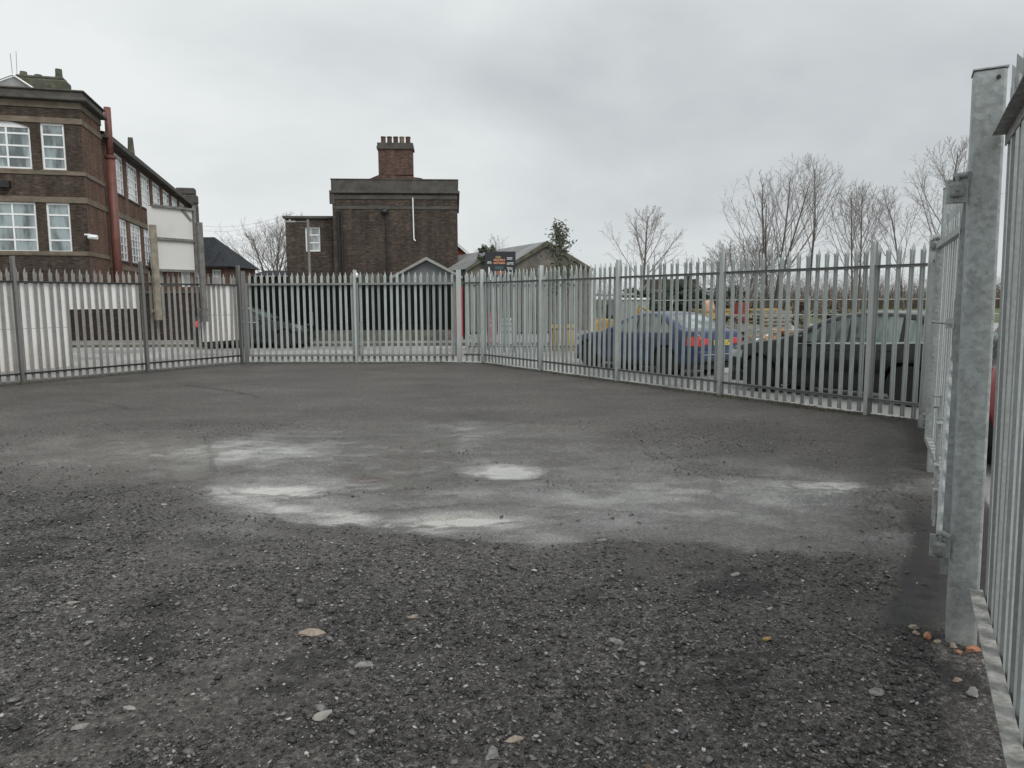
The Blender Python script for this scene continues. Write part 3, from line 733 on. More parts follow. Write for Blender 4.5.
PM = pale_mesh('pale', M_GALV); PMO = pale_mesh('pale', M_GALV_OLD, wd=.073, dp=.018, zt=2.38, sides=(2.29, 2.26, 2.33)); PMN = pale_mesh('pale', M_GALV_NEAR, zb=.16, zt=2.66, sides=(2.575, 2.55, 2.615), dp=.034)
fence('palisade_fence', 'weathered grey palisade fence with taller posts along the left of the yard', P0 + DL * .04, P0 + DL * 8.4, [.0, 2.72, 5.47, 8.22], (M_GALV_OLD, M_GALV_DARK, M_GALV_DARK), post_h=2.60, pm=PMO, zr=(.20, 2.08), pitch=.158, lean=.012)
fence('palisade_fence', 'silver palisade fence along the right of the yard with the parked cars behind', CR - DR * .06, C2, [.72, .72 + 2.68, .72 + 5.36, .72 + 8.04, 11.40], (M_GALV, M_GALV, M_RAIL), post_h=2.45, pm=PM, pitch=.158)
fence('palisade_fence', 'short piece of silver palisade fence between the back gate and the corner post', C2 + Vector((-.04, .01)), GR + Vector((.09, -.02)), [], (M_GALV, M_GALV, M_RAIL), pm=PM, pitch=.155)
fence('palisade_fence', 'silver palisade fence seen edge-on between the side gate and the far corner', GB + DS * .16, CR - DS * .05, [2.5], (M_GALV, M_GALV, M_RAIL), pm=PM, pitch=.155)
# near panel of the side fence
nf = fence('palisade_fence', 'near palisade panel cut off by the right picture edge with a streaked bottom rail', GA - DS * 2.85 + OUT * .075, GA - DS * .02 + OUT * .168, [.03], (M_GALV_NEAR, M_GALV_POST, M_RAIL_NEAR), pm=PMN, zr=(.28, 2.36), pitch=.150, rail_s=.055, pale_y=-.070)
nf.rotation_euler = (Matrix.Rotation(math.atan2(DS.y, DS.x), 4, 'Z') @ Matrix.Rotation(R(-.85), 4, 'X')).to_euler()
# palisade fence on the other side of the track
fence('palisade_fence', 'silver palisade fence across the track with signs hung on it, behind the right fence', (2.5, 22.6), (-1.40, 22.6), [.04, 1.3, 2.6, 3.86], (M_GALV, M_GALV, M_RAIL), pm=PM, pitch=.155)

# back gate ---------------------------------------------------------------------------
def box_post(label, x, y, rz, w_, h, mat, name='gate_post', group=None, cap=True):
    t = thing(name, label, 'gate post', (x, y, 0), rz, group)
    mb = MB(); mb.box(-w_ / 2, w_ / 2, -w_ / 2, w_ / 2, -.1, h); mb.build('shaft', mat, t, bevel=.012 if w_ > .12 else .006)
    if cap:
        mb = MB(); mb.box(-w_ / 2 - .004, w_ / 2 + .004, -w_ / 2 - .004, w_ / 2 + .004, h + .001, h + .007); mb.build('cap', mat, t)
    return t
gdir = (P0 - GR); gang = math.atan2(gdir.y, gdir.x)
box_post('slim square post between the back gate and the left fence', P0.x + .10, P0.y - .02, gang, .09, 2.45, M_GALV_DARK)
box_post('wide pale square post at the right end of the back gate', GR.x, GR.y, gang, .125, 2.46, M_GALV)
def gate_leaf(name, label, A, B, mats, pm, zb=.20, zt=2.10, pitch=.155, fy=0.0, group=None):
    A = Vector(A); B = Vector(B); d = B - A; L = d.length
    t = thing(name, label, 'gate', (A.x, A.y, 0), math.atan2(d.y, d.x), group)
    mb = MB(); s = .025
    for z in (zb, zt): mb.box(.0, L, -s, s, z - s, z + s)
    mb.box(-s, s, -s - .001, s + .001, zb - s - .001, zt + s + .001); mb.box(L - s, L + s, -s - .001, s + .001, zb - s - .001, zt + s + .001)
    mb.build('frame', mats[2], t)
    n = int(L / pitch)
    for i in range(n):
        o = new_obj('pale', pm, t); o.location = ((i + .5) * L / n + random.uniform(-.003, .003), -.032, random.uniform(-.006, .006)); o.rotation_euler = (0, random.uniform(-.005, .005), random.uniform(-.04, .04))
    return t, L
def drop_bolt(t, x, z0=.03, z1=.95, y=.05):
    mb = MB(); mb.tube([(x, y, z0), (x, y, z1)], .010, 10); mb.tube([(x, y, z1 - .01), (x - .06, y + .05, z1 - .01)], .010, 8)
    b = mb.build('drop_bolt', M_GALV_POST, t, smooth=False)
    for z in (.32, .50, .80):
        mb = MB(); mb.box(x - .03, x + .03, .026, y + .016, z - .006, z + .006); mb.build('bolt_bracket', M_GALV, b)
gm = (P0 + GR) / 2 + Vector((.19, 0))
t, L = gate_leaf('palisade_gate', 'right leaf of the grey back gate in front of the dark boarded fence', GR + gdir.normalized() * .10, gm + gdir.normalized() * -.035, (M_GALV, M_GALV, M_RAIL), PM, pitch=.158)
drop_bolt(t, L - .06, .0, 1.1)
t2, L2 = gate_leaf('palisade_gate', 'left leaf of the grey back gate in front of the black hatchback', gm + gdir.normalized() * .035, P0 + Vector((.17, -.02)), (M_GALV, M_GALV, M_RAIL), PM, pitch=.158)
mb = MB(); mb.box(-.03, .03, -.05, .035, .0, 2.47); o = mb.build('meeting_stile', M_GALV, t2)

# side gate: two tall box posts with hinges, two leaves ---------------------------------------
ang = math.atan2(DS.y, DS.x)
def hinge(t, z, big):
    # flag plate on the yard face of the post with an eye bolt, roller and nut
    mb = MB(); yf = .0635
    mb.box(-.062, -.052, yf + .001, yf + .088, z - .065, z + .045)
    h = mb.build('hinge', M_GALV_POST, t, bevel=.003)
    mb = MB()
    mb.tube([(-.062, yf + .046, z - .012), (-.145, yf + .046, z - .012)], .0075, 12)
    mb.lathe([(.0, -.030), (.027, -.030), (.030, -.02), (.030, .02), (.024, .034), (0, .034)], 'z', 16, (-.100, yf + .046, z - .010))
    mb.tube([(-.100, yf + .046, z - .055), (-.100, yf + .046, z + .05)], .009, 12)
    mb.tube([(-.120, yf - .0, z + .052), (-.075, yf + .030, z + .055), (-.07, yf + .062, z + .052)], .015, 10)
    mb.lathe([(0, -.008), (.015, -.008), (.015, .008), (0, .008)], 'z', 6, (-.100, yf + .046, z - .058))
    mb.build('hinge_pin', M_RAIL, h)
for P, lab in ((GA, 'nearest tall square gate post with mottled galvanised face'), (GB, 'farther tall square gate post beyond the two side gate leaves')):
    t = box_post(lab, P.x + DS.y * .0635 + DS.x * .06, P.y - DS.x * .0635 + DS.y * .06, ang, .127, 2.68, M_GALV_POST)
    if P is GA: t.rotation_euler = (Matrix.Rotation(ang, 4, 'Z') @ Matrix.Rotation(R(-.75), 4, 'X')).to_euler()
    for z in (2.17, .50): hinge(t, z, True)
    mb = MB(); mb.lathe([(0, 0), (.009, 0), (.009, .006), (0, .006)], 'y', 12, (0, 0, 0))
    hole = mb.build('vent_hole', M_BLACK, t); hole.rotation_euler = (0, 0, R(-90)); hole.location = (-.0635 - .006, -.030, 2.64)
off = OUT * -.012; off2 = OUT * .075
m0 = (GA + GB) / 2
PMG = pale_mesh('pale', M_GALV_NEAR, zb=.12)
for A, B, lab, s in ((GA + DS * .13 + off, m0 - DS * .02 + off2, 'near leaf of the closed side gate seen edge-on, drop bolt at its free end', 1), (m0 + DS * .02 + off2, GB - DS * .10 + off, 'far leaf of the closed side gate seen edge-on against the far post', 0)):
    t, L = gate_leaf('side_gate', lab, A, B, (M_GALV_NEAR, M_GALV_POST, M_GALV_POST), PMG, zb=.34, zt=2.15, pitch=.16)
    drop_bolt(t, (L - .08) if s else .07, .05, 1.0 if s else .9, .075)
    if s:
        mb = MB(); mb.tube([(L - .36, .055, 1.50), (L + .12, .055, 1.50)], .011, 10); mb.box(L - .30, L - .28, .026, .075, 1.47, 1.53); mb.box(L - .06, L - .04, .026, .075, 1.47, 1.53)
        mb.tube([(L - .20, .055, 1.50), (L - .20, .16, 1.51)], .009, 8); mb.build('slide_bolt', M_GALV_POST, t)
        mb = MB(); mb.tube([(.05, .036, .40), (L - .05, .036, 1.25)], .017, 4); mb.build('brace', M_GALV_POST, t)
        mb = MB(); mb.box(L - .02, L + .12, .0262, .034, 1.34, 1.66); mb.build('lock_plate', M_GALV_NEAR, t)

# white boards fixed on the outside of the left fence -------------------------------------------
def on_left(s, out_=.0):
    p = P0 + DL * s; n = Vector((-.855, .518)); return p + n * out_
langle = math.atan2(DL.y, DL.x)
def board(label, s0, s1, z0, z1, seams, mat=M_BOARD, name='white_board', y=-.105):
    p = on_left(0)
    t = thing(name, label, 'board', (p.x, p.y, 0), langle, 'white boards fixed behind the left fence')
    cuts = [z0] + list(seams) + [z1]
    for a, b in zip(cuts[:-1], cuts[1:]):
        mb = MB(); mb.box(s0, s1, y - .012, y, a + .004, b - .004); mb.build('panel', mat, t)
    mb = MB()
    for q in seams: mb.box(s0 + .01, s1 - .01, y - .03, y - .013, q - .03, q + .03)
    if seams: mb.build('joint_batten', M_RAIL, t)
    return t
board('tall white board behind the far left bay of the fence, cut by the picture edge', 5.50, 8.3, .26, 2.06, [1.12])
board('tall white board in two sheets filling half a bay of the left fence', 4.43, 5.44, .26, 2.06, [1.12])
board('shallow white board along the top of the left fence only', 2.84, 4.41, 1.50, 2.06, [])
board('white board in two sheets next to the back gate post', .03, 1.14, .62, 2.06, [1.30])

# old advertising board on two timber posts, bolted to the left fence ----------------------------
p = on_left(0)
bb = thing('billboard', 'blank off-white advertising board on two timber posts above the left fence', 'billboard', (p.x, p.y, 0), langle)
for x, z0, z1, m, wd, ln in ((2.46, 1.22, 3.46, M_TIMBER, .15, .035), (1.20, 1.15, 3.62, M_TIMBER_G, .14, .0)):
    mb = MB(); mb.box(-wd / 2, wd / 2, .07, .16, z0, z1); o = mb.build('post', m, bb, bevel=.008); o.location = (x, 0, 0)
    o.rotation_euler = (0, R(.5), 0)
mb = MB(); mb.box(1.34, 2.52, -.02, .004, 3.19, 3.90); mb.build('upper_panel', M_BILL, bb)
mb = MB(); mb.box(1.34, 2.50, -.02, .004, 2.44, 3.13); mb.build('lower_panel', M_BILL, bb)
for z0, z1, x1 in ((3.13, 3.19, 2.50), (3.90, 3.95, 2.42), (2.38, 2.44, 2.50)):
    mb = MB(); mb.box(1.28, x1, .006, .065, z0, z1); mb.build('cross_bar', M_TIMBER_G, bb)
mb = MB(); mb.box(1.27, 1.33, .008, .068, 2.44, 4.02); mb.build('upright', M_TIMBER_G, bb)
mb = MB(); mb.poly([(1.34, .03, 3.66), (1.40, .03, 3.64), (1.66, .03, 3.90), (1.57, .03, 3.90)]); mb.build('brace', M_TIMBER_G, bb)
mb = MB(); mb.box(2.30, 2.62, .03, .069, 1.42, 1.48); mb.build('clamp', M_TIMBER_G, bb)
mb = MB(); mb.box(1.06, 1.36, .03, .069, 1.42, 1.48); mb.build('clamp', M_TIMBER_G, bb)

# ------------------------------------------------------------------ windows
def window(parent, T, x0, x1, z0, z1, cols, rows, fr=.06, bar=.045, glassm=None, arch=0.0, y=.07, sill=None, wall_mat=None):
    """T: placement matrix of the facade; frame set back in the opening. returns the frame object"""
    mb = MB(T); h = z1 - z0
    yb = y + .05
    mb.box(x0, x1, y, yb, z0, z0 + fr); mb.box(x0, x1, y, yb, z1 - fr - arch, z1)
    mb.box(x0, x0 + fr, y + .001, yb - .001, z0 + fr, z1 - fr - arch); mb.box(x1 - fr, x1, y + .001, yb - .001, z0 + fr, z1 - fr - arch)
    if isinstance(cols, int): cols = [(i + 1) / cols for i in range(cols - 1)]
    if isinstance(rows, int): rows = [(i + 1) / rows for i in range(rows - 1)]
    for c in cols:
        xc = x0 + (x1 - x0) * c; mb.box(xc - bar / 2, xc + bar / 2, y + .004, yb - .004, z0 + fr, z1 - fr - arch)
    for r_ in rows:
        zc = z0 + h * r_; mb.box(x0 + fr, x1 - fr, y + .006, yb - .006, zc - bar / 2, zc + bar / 2)
    fo = mb.build('window', M_WHITE, parent)
    mb = MB(T); mb.poly([(x0 + fr * .5, y + .03, z0 + fr * .5), (x1 - fr * .5, y + .03, z0 + fr * .5), (x1 - fr * .5, y + .03, z1 - fr * .5), (x0 + fr * .5, y + .03, z1 - fr * .5)])
    mb.build('pane', glassm or M_GLASS, fo)
    if sill:
        mb = MB(T); mb.box(x0 - .06, x1 + .06, -.06, y, z0 - .09, z0 - .003); mb.build('sill', sill, fo)
    return fo

# ------------------------------------------------------------------ old school on the left
SC = thing('school_building', 'tall dark brick school with white windows behind the left fence', 'building', (-20.35, 36.0, 0), R(15.2))
TF = Matrix.Translation((-16, 0, 0))                       # front facade: x from 0..16, corner at x=16
FL = 16.0
def fx(a): return FL - a                                   # distance from the corner
front_holes = []
for zlo, zhi in ((7.85, 9.98), (4.0, 6.32)):
    front_holes += [(fx(1.74), fx(.74), zlo, zhi), (fx(4.16), fx(2.17), zlo, zhi), (fx(9.4), fx(7.4), zlo, zhi), (fx(6.6), fx(5.5), zlo, zhi)]
mb = MB(TF); mb.wall(FL, 11.0, front_holes, .14); mb.build('wall', M_BRICK_SCHOOL, SC)
DEEP = 3.5
TS = Matrix.Rotation(R(90), 4, 'Z')                        # side facade: x runs away from the corner
mb = MB(TS); mb.wall(DEEP, 11.0, [], .1); mb.build('side_wall', M_BRICK_RED, SC)
mb = MB(); mb.poly([(0, DEEP, 9.5), (-16, DEEP, 9.5), (-16, DEEP, 11.0), (0, DEEP, 11.0)]); mb.poly([(-16, 0, 0), (-16, 14, 0), (-16, 14, 11), (-16, 0, 11)]); mb.build('rear_wall', M_BRICK_SCHOOL, SC)
for x0, x1, z0, z1, rows in [(a, b, c, d, [.27, .52, .77]) for a, b, c, d in front_holes]:
    wide = (x1 - x0) > 1.5
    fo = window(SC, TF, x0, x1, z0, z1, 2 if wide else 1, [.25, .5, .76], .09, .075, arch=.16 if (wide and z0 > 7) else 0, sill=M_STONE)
    if wide and z0 > 7:   # brick spandrels leave a segmental arched head
        mb = MB(TF)
        for s in (0, 1):
            pts = [((x1 if s else x0), .004, z1)]
            N = 8
            for q in range(N + 1):
                tt = q / N * .5
                xx = x0 + (x1 - x0) * (1 - tt if s else tt)
                zz = z1 - .24 * (1 - math.sin(math.pi * (tt)) ** .9)
                pts.append((xx, .004, zz))
            mb.poly(pts if not s else pts[::-1])
        mb.build('arch_spandrel', M_BRICK_SCHOOL, SC)
# stone bands wrap round front and side
def bands(z0, z1, d, mat, name='stone_band'):
    mb = MB(); mb.box(-16, d, -d, -.0005, z0, z1); mb.box(.0005, d, -.0004, DEEP, z0, z1); mb.build(name, mat, SC)
bands(10.68, 10.97, .05, M_STONE); bands(9.985, 10.24, .045, M_STONE); bands(7.62, 7.80, .05, M_STONE); bands(6.335, 6.60, .045, M_STONE); bands(3.86, 4.06, .05, M_STONE)
mb = MB(); mb.box(-16, .35, -.35, 3.6, 11.003, 11.16); mb.box(-16, .20, -.20, 3.55, 11.162, 11.42); mb.box(-16, .28, -.28, 3.58, 11.422, 11.50); mb.build('cornice', M_STONE_DARK, SC, bevel=.03)
# chimney stack, pots, pediment, aerial
st_ = MB(); st_.box(-3.0, -.72, .8, 1.7, 11.3, 12.20); st_.box(-2.9, -.85, .9, 1.6, 12.20, 12.36)
ch = st_.build('chimney', M_STONE_MOSS, SC, bevel=.09)
for x, h in ((-2.62, .20), (-1.12, .42), (-2.0, .10)):
    mb = MB(); mb.lathe([(.15, 0), (.19, .04), (.16, .10), (.15, h), (.11, h)], 'z', 12, (x, 1.25, 12.36)); mb.build('chimney_pot', M_STONE_MOSS, ch)
mb = MB(); mb.prism([(-3.95, 11.505), (-1.95, 11.505), (-2.75, 12.05)], .25, .30, 'y'); mb.build('pediment', M_SHEET, SC)
mb = MB(); mb.tube([(-4.1, .2, 11.50), (-2.75, .2, 12.12), (-1.85, .2, 11.50)], .05, 4); mb.build('pediment_trim', M_WHITE, SC)
mb = MB(); mb.tube([(-3.05, 1.2, 11.5), (-3.1, 1.2, 13.35)], .014, 5); mb.tube([(-2.93, 1.3, 12.0), (-2.88, 1.3, 13.5)], .012, 5); mb.build('aerial', M_RAIL, SC)
# long side wing
WL = 33.0
TW = Matrix.Translation((-.15, 3.501, 0)) @ Matrix.Rotation(R(90), 4, 'Z')
wh = []
for k in range(7):
    a = 2.35 + 3.72 * k
    wh += [(a, a + 2.95, 7.78, 10.0), (a, a + 2.95, 4.0, 6.4)]
mb = MB(TW); mb.wall(WL - 3.5, 10.15, wh, .14); mb.build('wing_wall', M_BRICK_RED, SC)
for a, b, c, d in wh:
    window(SC, TW, a, b, c, d, 4, 5, .11, .085, glassm=M_GLASS_B, sill=M_STONE_DARK)
mb = MB(TW); mb.box(0, WL - 3.5, -.35, .4, 10.152, 10.30); mb.box(0, WL - 3.5, -.45, -.30, 10.16, 10.42); mb.build('gutter', M_STONE_DARK, SC)
mb = MB(TW); mb.poly([(0, -.4, 10.43), (WL - 3.5, -.4, 10.43), (WL - 3.5, 5, 11.4), (0, 5, 11.4)]); mb.build('roof', M_SLATE, SC)
mb = MB(TW); mb.box(0, WL - 3.5, -.04, -.0005, 6.42, 6.70); mb.box(0, WL - 3.5, -.04, -.0005, 3.45, 3.70); mb.build('wing_band', M_STONE, SC)
# end parapet of the wing, small vent stack
mb = MB(TW); mb.box(WL - 3.5, WL - 2.4, -.75, 2.0, 10.4, 11.2); mb.box(WL - 3.5, WL - 2.5, -.6, 1.0, 11.2, 11.8); mb.box(WL - 3.45, WL - 2.6, -.75, 2.0, 0, 10.4); mb.build('parapet', M_STONE_DARK, SC, bevel=.12)
mb = MB(TW); mb.box(15.2, 17.0, 1.2, 2.2, 10.6, 11.9); c2 = mb.build('chimney', M_STONE_MOSS, SC, bevel=.15)
mb = MB(TW); mb.tube([(16, 1.7, 11.8), (16, 1.7, 13.3)], [.26, .17], 10); mb.build('chimney_pot', M_STONE_MOSS, c2)
# boiler flue with a collar, black downpipe, camera, floodlight
mb = MB(); mb.tube([(.28, 3.95, 0), (.28, 3.95, 9.2)], .23, 16); fl_ = mb.build('flue', M_FLUE, SC, smooth=True)
mb = MB(); mb.tube([(.28, 3.95, 9.0), (.28, 3.95, 11.75)], .17, 16); mb.build('flue_top', M_FLUE, fl_, smooth=True)
mb = MB(); mb.lathe([(.20, 0), (.29, .03), (.29, .16), (.20, .19)], 'z', 16, (.28, 3.95, 9.12)); mb.build('flue_collar', M_FLUE, fl_)
mb = MB(); mb.tube([(.0, 5.5, 3.0), (.0, 5.5, 10.0)], .06, 8); mb.tube([(.0, 5.5, 3.0), (.02, 6.1, 2.6), (.02, 6.1, 0)], .06, 8); mb.build('downpipe', M_BLACK, SC)
mb = MB(); mb.box(-.05, .20, -.55, -.0, 4.80, 4.86); mb.tube([(.10, -.45, 4.74), (.50, -.50, 4.70)], .11, 8); mb.tube([(.14, -.30, 4.8), (.14, -.30, 4.65)], .05, 8); mb.build('security_camera', M_WHITE, SC)
mb = MB(); mb.box(-3.55, -3.10, -.30, -.0006, 6.95, 7.25); mb.build('floodlight', M_BLACK, SC)

# boundary wall of the school
mb_t = thing('boundary_wall', 'low dark brick wall along the road in front of the school', 'wall', (0, 0, 0))
mb = MB(); mb.box(-45, -12.4, 32.2, 32.45, -.1, 2.0); mb.build('brickwork', M_BRICK_WALL, mb_t)
mb = MB(); mb.box(-45, -12.36, 32.14, 32.5, 2.003, 2.10); mb.build('coping', M_STONE_DARK, mb_t)

# ------------------------------------------------------------------ dark brick gable-end house with chimney
HS = thing('brick_house', 'sooty flat-topped brick house with five chimney pots behind the back gate', 'building', (-9.52, 40.0, 0), R(4.3))
HW = 6.64
mb = MB(); mb.wall(HW, 7.32, [], .1); mb.box(0.0, HW, .02, 9, 0, 7.31); mb.build('wall', M_BRICK_HOUSE, HS)
mb = MB(); mb.box(-.13, HW + .13, -.13, 9.1, 7.323, 7.46); mb.box(-.04, HW + .04, -.04, 9.05, 7.462, 8.02); mb.box(-.07, HW + .07, -.07, 9.08, 8.022, 8.08); mb.box(-.14, .12, -.06, -.0008, 6.75, 7.32); mb.build('cornice', M_STONE_DARK, HS, bevel=.02)
mb = MB(); mb.box(0, HW, -.035, -.0006, 7.02, 7.22); mb.box(0, HW, -.03, -.0006, 6.50, 6.66); mb.build('stone_band', M_STONE_DARK, HS)
mb = MB(); mb.prism([(1.9, 8.082), (4.9, 8.082), (4.7, 8.16), (4.32, 8.2), (4.28, 8.26), (2.47, 8.30), (2.36, 8.26), (2.1, 8.15)], .1, 1.1, 'y'); mb.box(2.47, 4.28, .12, 1.05, 8.31, 9.66)
chh = mb.build('chimney', M_BRICK_CHIM, HS)
mb = MB(); mb.box(2.40, 4.35, .05, 1.12, 9.662, 9.80); mb.box(2.43, 4.32, .08, 1.09, 9.802, 9.98); mb.build('chimney_cap', M_STONE_DARK, chh)
for i in range(5):
    mb = MB(); mb.lathe([(.13, 0), (.125, .32), (.14, .34), (.14, .40), (.10, .40)], 'z', 12, (2.72 + .33 * i, .58, 9.982)); o = mb.build('chimney_pot', (M_BRICK_CHIM if i not in (3,) else M_STONE), chh)
mb = MB(); mb.tube([(4.28, -.05, 4.9), (4.26, -.05, 7.1)], .035, 8); mb.tube([(4.28, -.05, 4.9), (4.36, -.05, 4.82)], .035, 8); mb.build('white_pipe', M_WHITE, HS)
for x in (.30, .48): 
    mb = MB(); mb.tube([(x, -.06, 0), (x - .02, -.06, 6.4)], .05, 8); mb.build('downpipe', M_BLACK, HS)
mb = MB(); mb.lathe([(0, -.18), (.12, -.16), (.2, -.05), (.2, .0), (.15, .12), (0, .2)], 'z', 14, (2.75, -.22, 6.35)); mb.box(2.7, 2.8, -.2, -.001, 6.3, 6.4); mb.build('lamp_dome', M_BLACK, HS)
mb = MB(); mb.tube([(2.80, -.03, 1.5), (2.80, -.03, 6.2)], .035, 6); mb.build('drain_pipe', M_BLACK, HS)
# lower side wing
TWG = Matrix.Translation((-2.62, .55, 0))
mb = MB(TWG); mb.wall(2.61, 6.05, [(1.03, 1.82, 4.30, 5.60)], .12); mb.build('wing_wall', M_BRICK_HOUSE, HS)
mb = MB(TWG); mb.box(0, .02, .13, 7, 0, 6.04); mb.box(.02, 2.5, 6.9, 7, 0, 6.04); mb.build('wing_side', M_BRICK_HOUSE, HS)
mb = MB(TWG); mb.box(-.12, 2.61, -.12, 7.1, 6.053, 6.18); mb.build('wing_coping', M_STONE_DARK, HS)
window(HS, TWG, 1.03, 1.82, 4.30, 5.60, 1, [.36, .68], .07, .06, glassm=M_GLASS_B)

# dark boarded fence on a low block wall in front of it
DF = thing('boarded_fence', 'black-green boarded fence on a low pale block wall behind the back gate', 'fence', (-10.4, 29.6, 0))
mb = MB(); mb.box(0, 8.05, 0, .25, -.05, .46); mb.build('block_wall', M_BLOCK, DF)
mb = MB()
for i in range(54):
    x = i * .149; mb.box(x, x + .142, .06 + random.uniform(-.004, .004), .085, .463, 2.28 + random.uniform(-.012, .012))
mb.build('boards', M_DARKFENCE, DF)
mb = MB(); mb.box(0, 8.05, .09, .14, .7, .8); mb.box(0, 8.05, .09, .14, 1.95, 2.05); mb.build('rail', M_DARKFENCE, DF)
# grey clad gabled outbuilding
OB = thing('outbuilding', 'small grey clad gabled outbuilding peeping over the dark boarded fence', 'outbuilding', (-3.86, 34, 0))
mb = MB(); mb.f.append([mb.P(p) for p in [(-1.45, 0, 0), (1.45, 0, 0), (1.45, 0, 2.72), (0, 0, 3.50), (-1.45, 0, 2.72)]]); mb.box(-1.45, 1.45, .05, 4, 0, 2.7); mb.build('cladding', M_CLAD, OB)
for z in np.arange(2.45, 3.45, .13):
    pass
mb = MB()
for s in (-1, 1): mb.poly([(0, -.25, 3.56), (s * 1.6, -.25, 2.70), (s * 1.6, 4.1, 2.70), (0, 4.1, 3.56)])
mb.build('roof', M_SLATE, OB)
mb = MB()
for s in (-1, 1): mb.poly([(0, -.27, 3.60), (s * 1.64, -.27, 2.72), (s * 1.64, -.27, 2.60), (0, -.27, 3.46)])
mb.build('bargeboard', M_GREYCAB, OB)
# wall light and pale sign over the dark fence
o = MB(); o.lathe([(0, -.14), (.10, -.10), (.14, 0), (.10, .10), (0, .14)], 'z', 14, (0, 0, 0)); o.lathe([(.05, .14), (.05, .20), (0, .20)], 'z', 10); gl = o.build('globe_lamp', M_WHITE); gl.location = (-7.12, 33.9, 2.80)
tag(gl, 'round white lamp peeping over the dark boarded fence', 'lamp')
mb = MB(); mb.box(-.02, .02, -.02, .02, -2.8, -.12); mb.build('stem', M_BLACK, gl)
t = thing('sign_board', 'pale flat sign board just right of the round white lamp', 'sign', (-6.45, 33.95, 0))
mb = MB(); mb.box(-.55, .55, 0, .05, 2.42, 2.86); mb.build('panel', M_BLOCK, t); mb = MB(); mb.box(-.5, -.44, .05, .1, 0, 2.8); mb.box(.44, .5, .05, .1, 0, 2.8); mb.build('post', M_BLACK, t)
# red door-like sheet at the right end of the dark fence
t = thing('red_door', 'dull red door at the right end of the dark boarded fence', 'door', (-2.30, 30.2, 0))
mb = MB(); mb.box(-.22, .30, 0, .05, .15, 2.2); mb.build('leaf', M_SIGNRED, t); mb = MB(); mb.box(-.30, -.225, -.01, .06, 0, 2.3); mb.box(.305, .38, -.01, .06, 0, 2.3); mb.build('frame', M_BRICK_WALL, t)

# street lamp column
t = thing('street_lamp', 'thin grey lamp column with short arm in front of the brick house', 'street lamp', (-7.93, 29.2, 0))
mb = MB(); mb.tube([(0, 0, 0), (0, 0, 1.2)], .075, 12); mb.tube([(0, 0, 1.2), (.0, 0, 4.80)], .05, 12); mb.build('column', M_GALV_DARK, t)
mb = MB(); mb.tube([(0, 0, 4.70), (-.30, -.05, 4.71), (-.5, -.08, 4.71)], .022, 8); mb.build('arm', M_GALV_DARK, t)
mb = MB(); mb.box(-.88, -.45, -.16, .04, 4.68, 4.74); mb.box(-.72, -.65, -.1, -.02, 4.74, 4.80); mb.build('lantern', M_GREYCAB, t, bevel=.02)

# slate roofed house on the left
SH = thing('brick_house', 'low brick house with hipped dark slate roof right of the advertising board', 'house', (-22.5, 50, 0))
hh = [(.25, .85, 2.6, 3.75), (1.15, 1.75, 2.6, 3.75), (2.35, 2.95, 2.6, 3.75), (.25, .85, .6, 1.9), (2.35, 2.95, .6, 1.9), (-1.6, -1.0, 2.6, 3.75)]
mb = MB(Matrix.Translation((-7, 0, 0))); mb.wall(10.2, 3.95, [(a + 7, b + 7, c, d) for a, b, c, d in hh], .1); mb.build('wall', M_BRICK_RED, SH)
mb = MB(); mb.box(3.1, 3.19, .05, 6, 0, 3.94); mb.build('side_wall', M_BRICK_RED, SH)
for a, b, c, d in hh: window(SH, Matrix.Identity(4), a, b, c, d, 1, [.6], .08, .06, glassm=M_GLASS_B)
mb = MB(); A_, B_, C_, D_ = (-7, -.3, 3.96), (3.5, -.3, 3.96), (3.5, 6.3, 3.96), (-7, 6.3, 3.96); E_, F_ = (-7, 3, 6.15), (1.45, 3, 6.15)
mb.poly([A_, B_, F_, E_]); mb.poly([B_, C_, F_]); mb.poly([C_, D_, E_, F_]); mb.build('roof', M_SLATE, SH)
mb = MB(); mb.box(-7, 3.5, -.36, -.3, 3.86, 3.97); mb.build('gutter', M_BLACK, SH)
t = thing('outbuilding', 'dark low lean-to between the slate roofed house and the brick house', 'outbuilding', (-17.2, 49, 0))
mb = MB(); mb.box(0, 4.2, 0, 3, 0, 3.25); mb.build('wall', M_BRICK_WALL, t); mb = MB(); mb.poly([(-.1, -.2, 3.27), (4.3, -.2, 3.27), (4.3, 3.2, 3.75), (-.1, 3.2, 3.75)]); mb.build('roof', M_SLATE, t)

# orange brick gable house
t = thing('brick_house', 'orange brick gable with white verge right of the sooty house', 'house', (-4.4, 48, 0))
mb = MB(); mb.f.append([mb.P(p) for p in [(-2.6, 0, 0), (2.2, 0, 0), (2.2, 0, 4.0), (-.2, 0, 6.1), (-2.6, 0, 4.0)]]); mb.box(-2.6, 2.19, .02, 7, 0, 3.9); mb.build('wall', M_BRICK_ORANGE, t)
mb = MB()
for s in (-1, 1): mb.poly([(-.2, -.2, 6.25), (-.2 + s * 2.65, -.2, 3.93), (-.2 + s * 2.65, 7, 3.93), (-.2, 7, 6.25)])
mb.build('roof', M_SLATE, t)
mb = MB()
for s in (-1, 1): mb.poly([(-.2, -.22, 6.30), (-.2 + s * 2.7, -.22, 3.93), (-.2 + s * 2.7, -.22, 3.78), (-.2, -.22, 6.12)])
mb.build('bargeboard', M_WHITE, t)

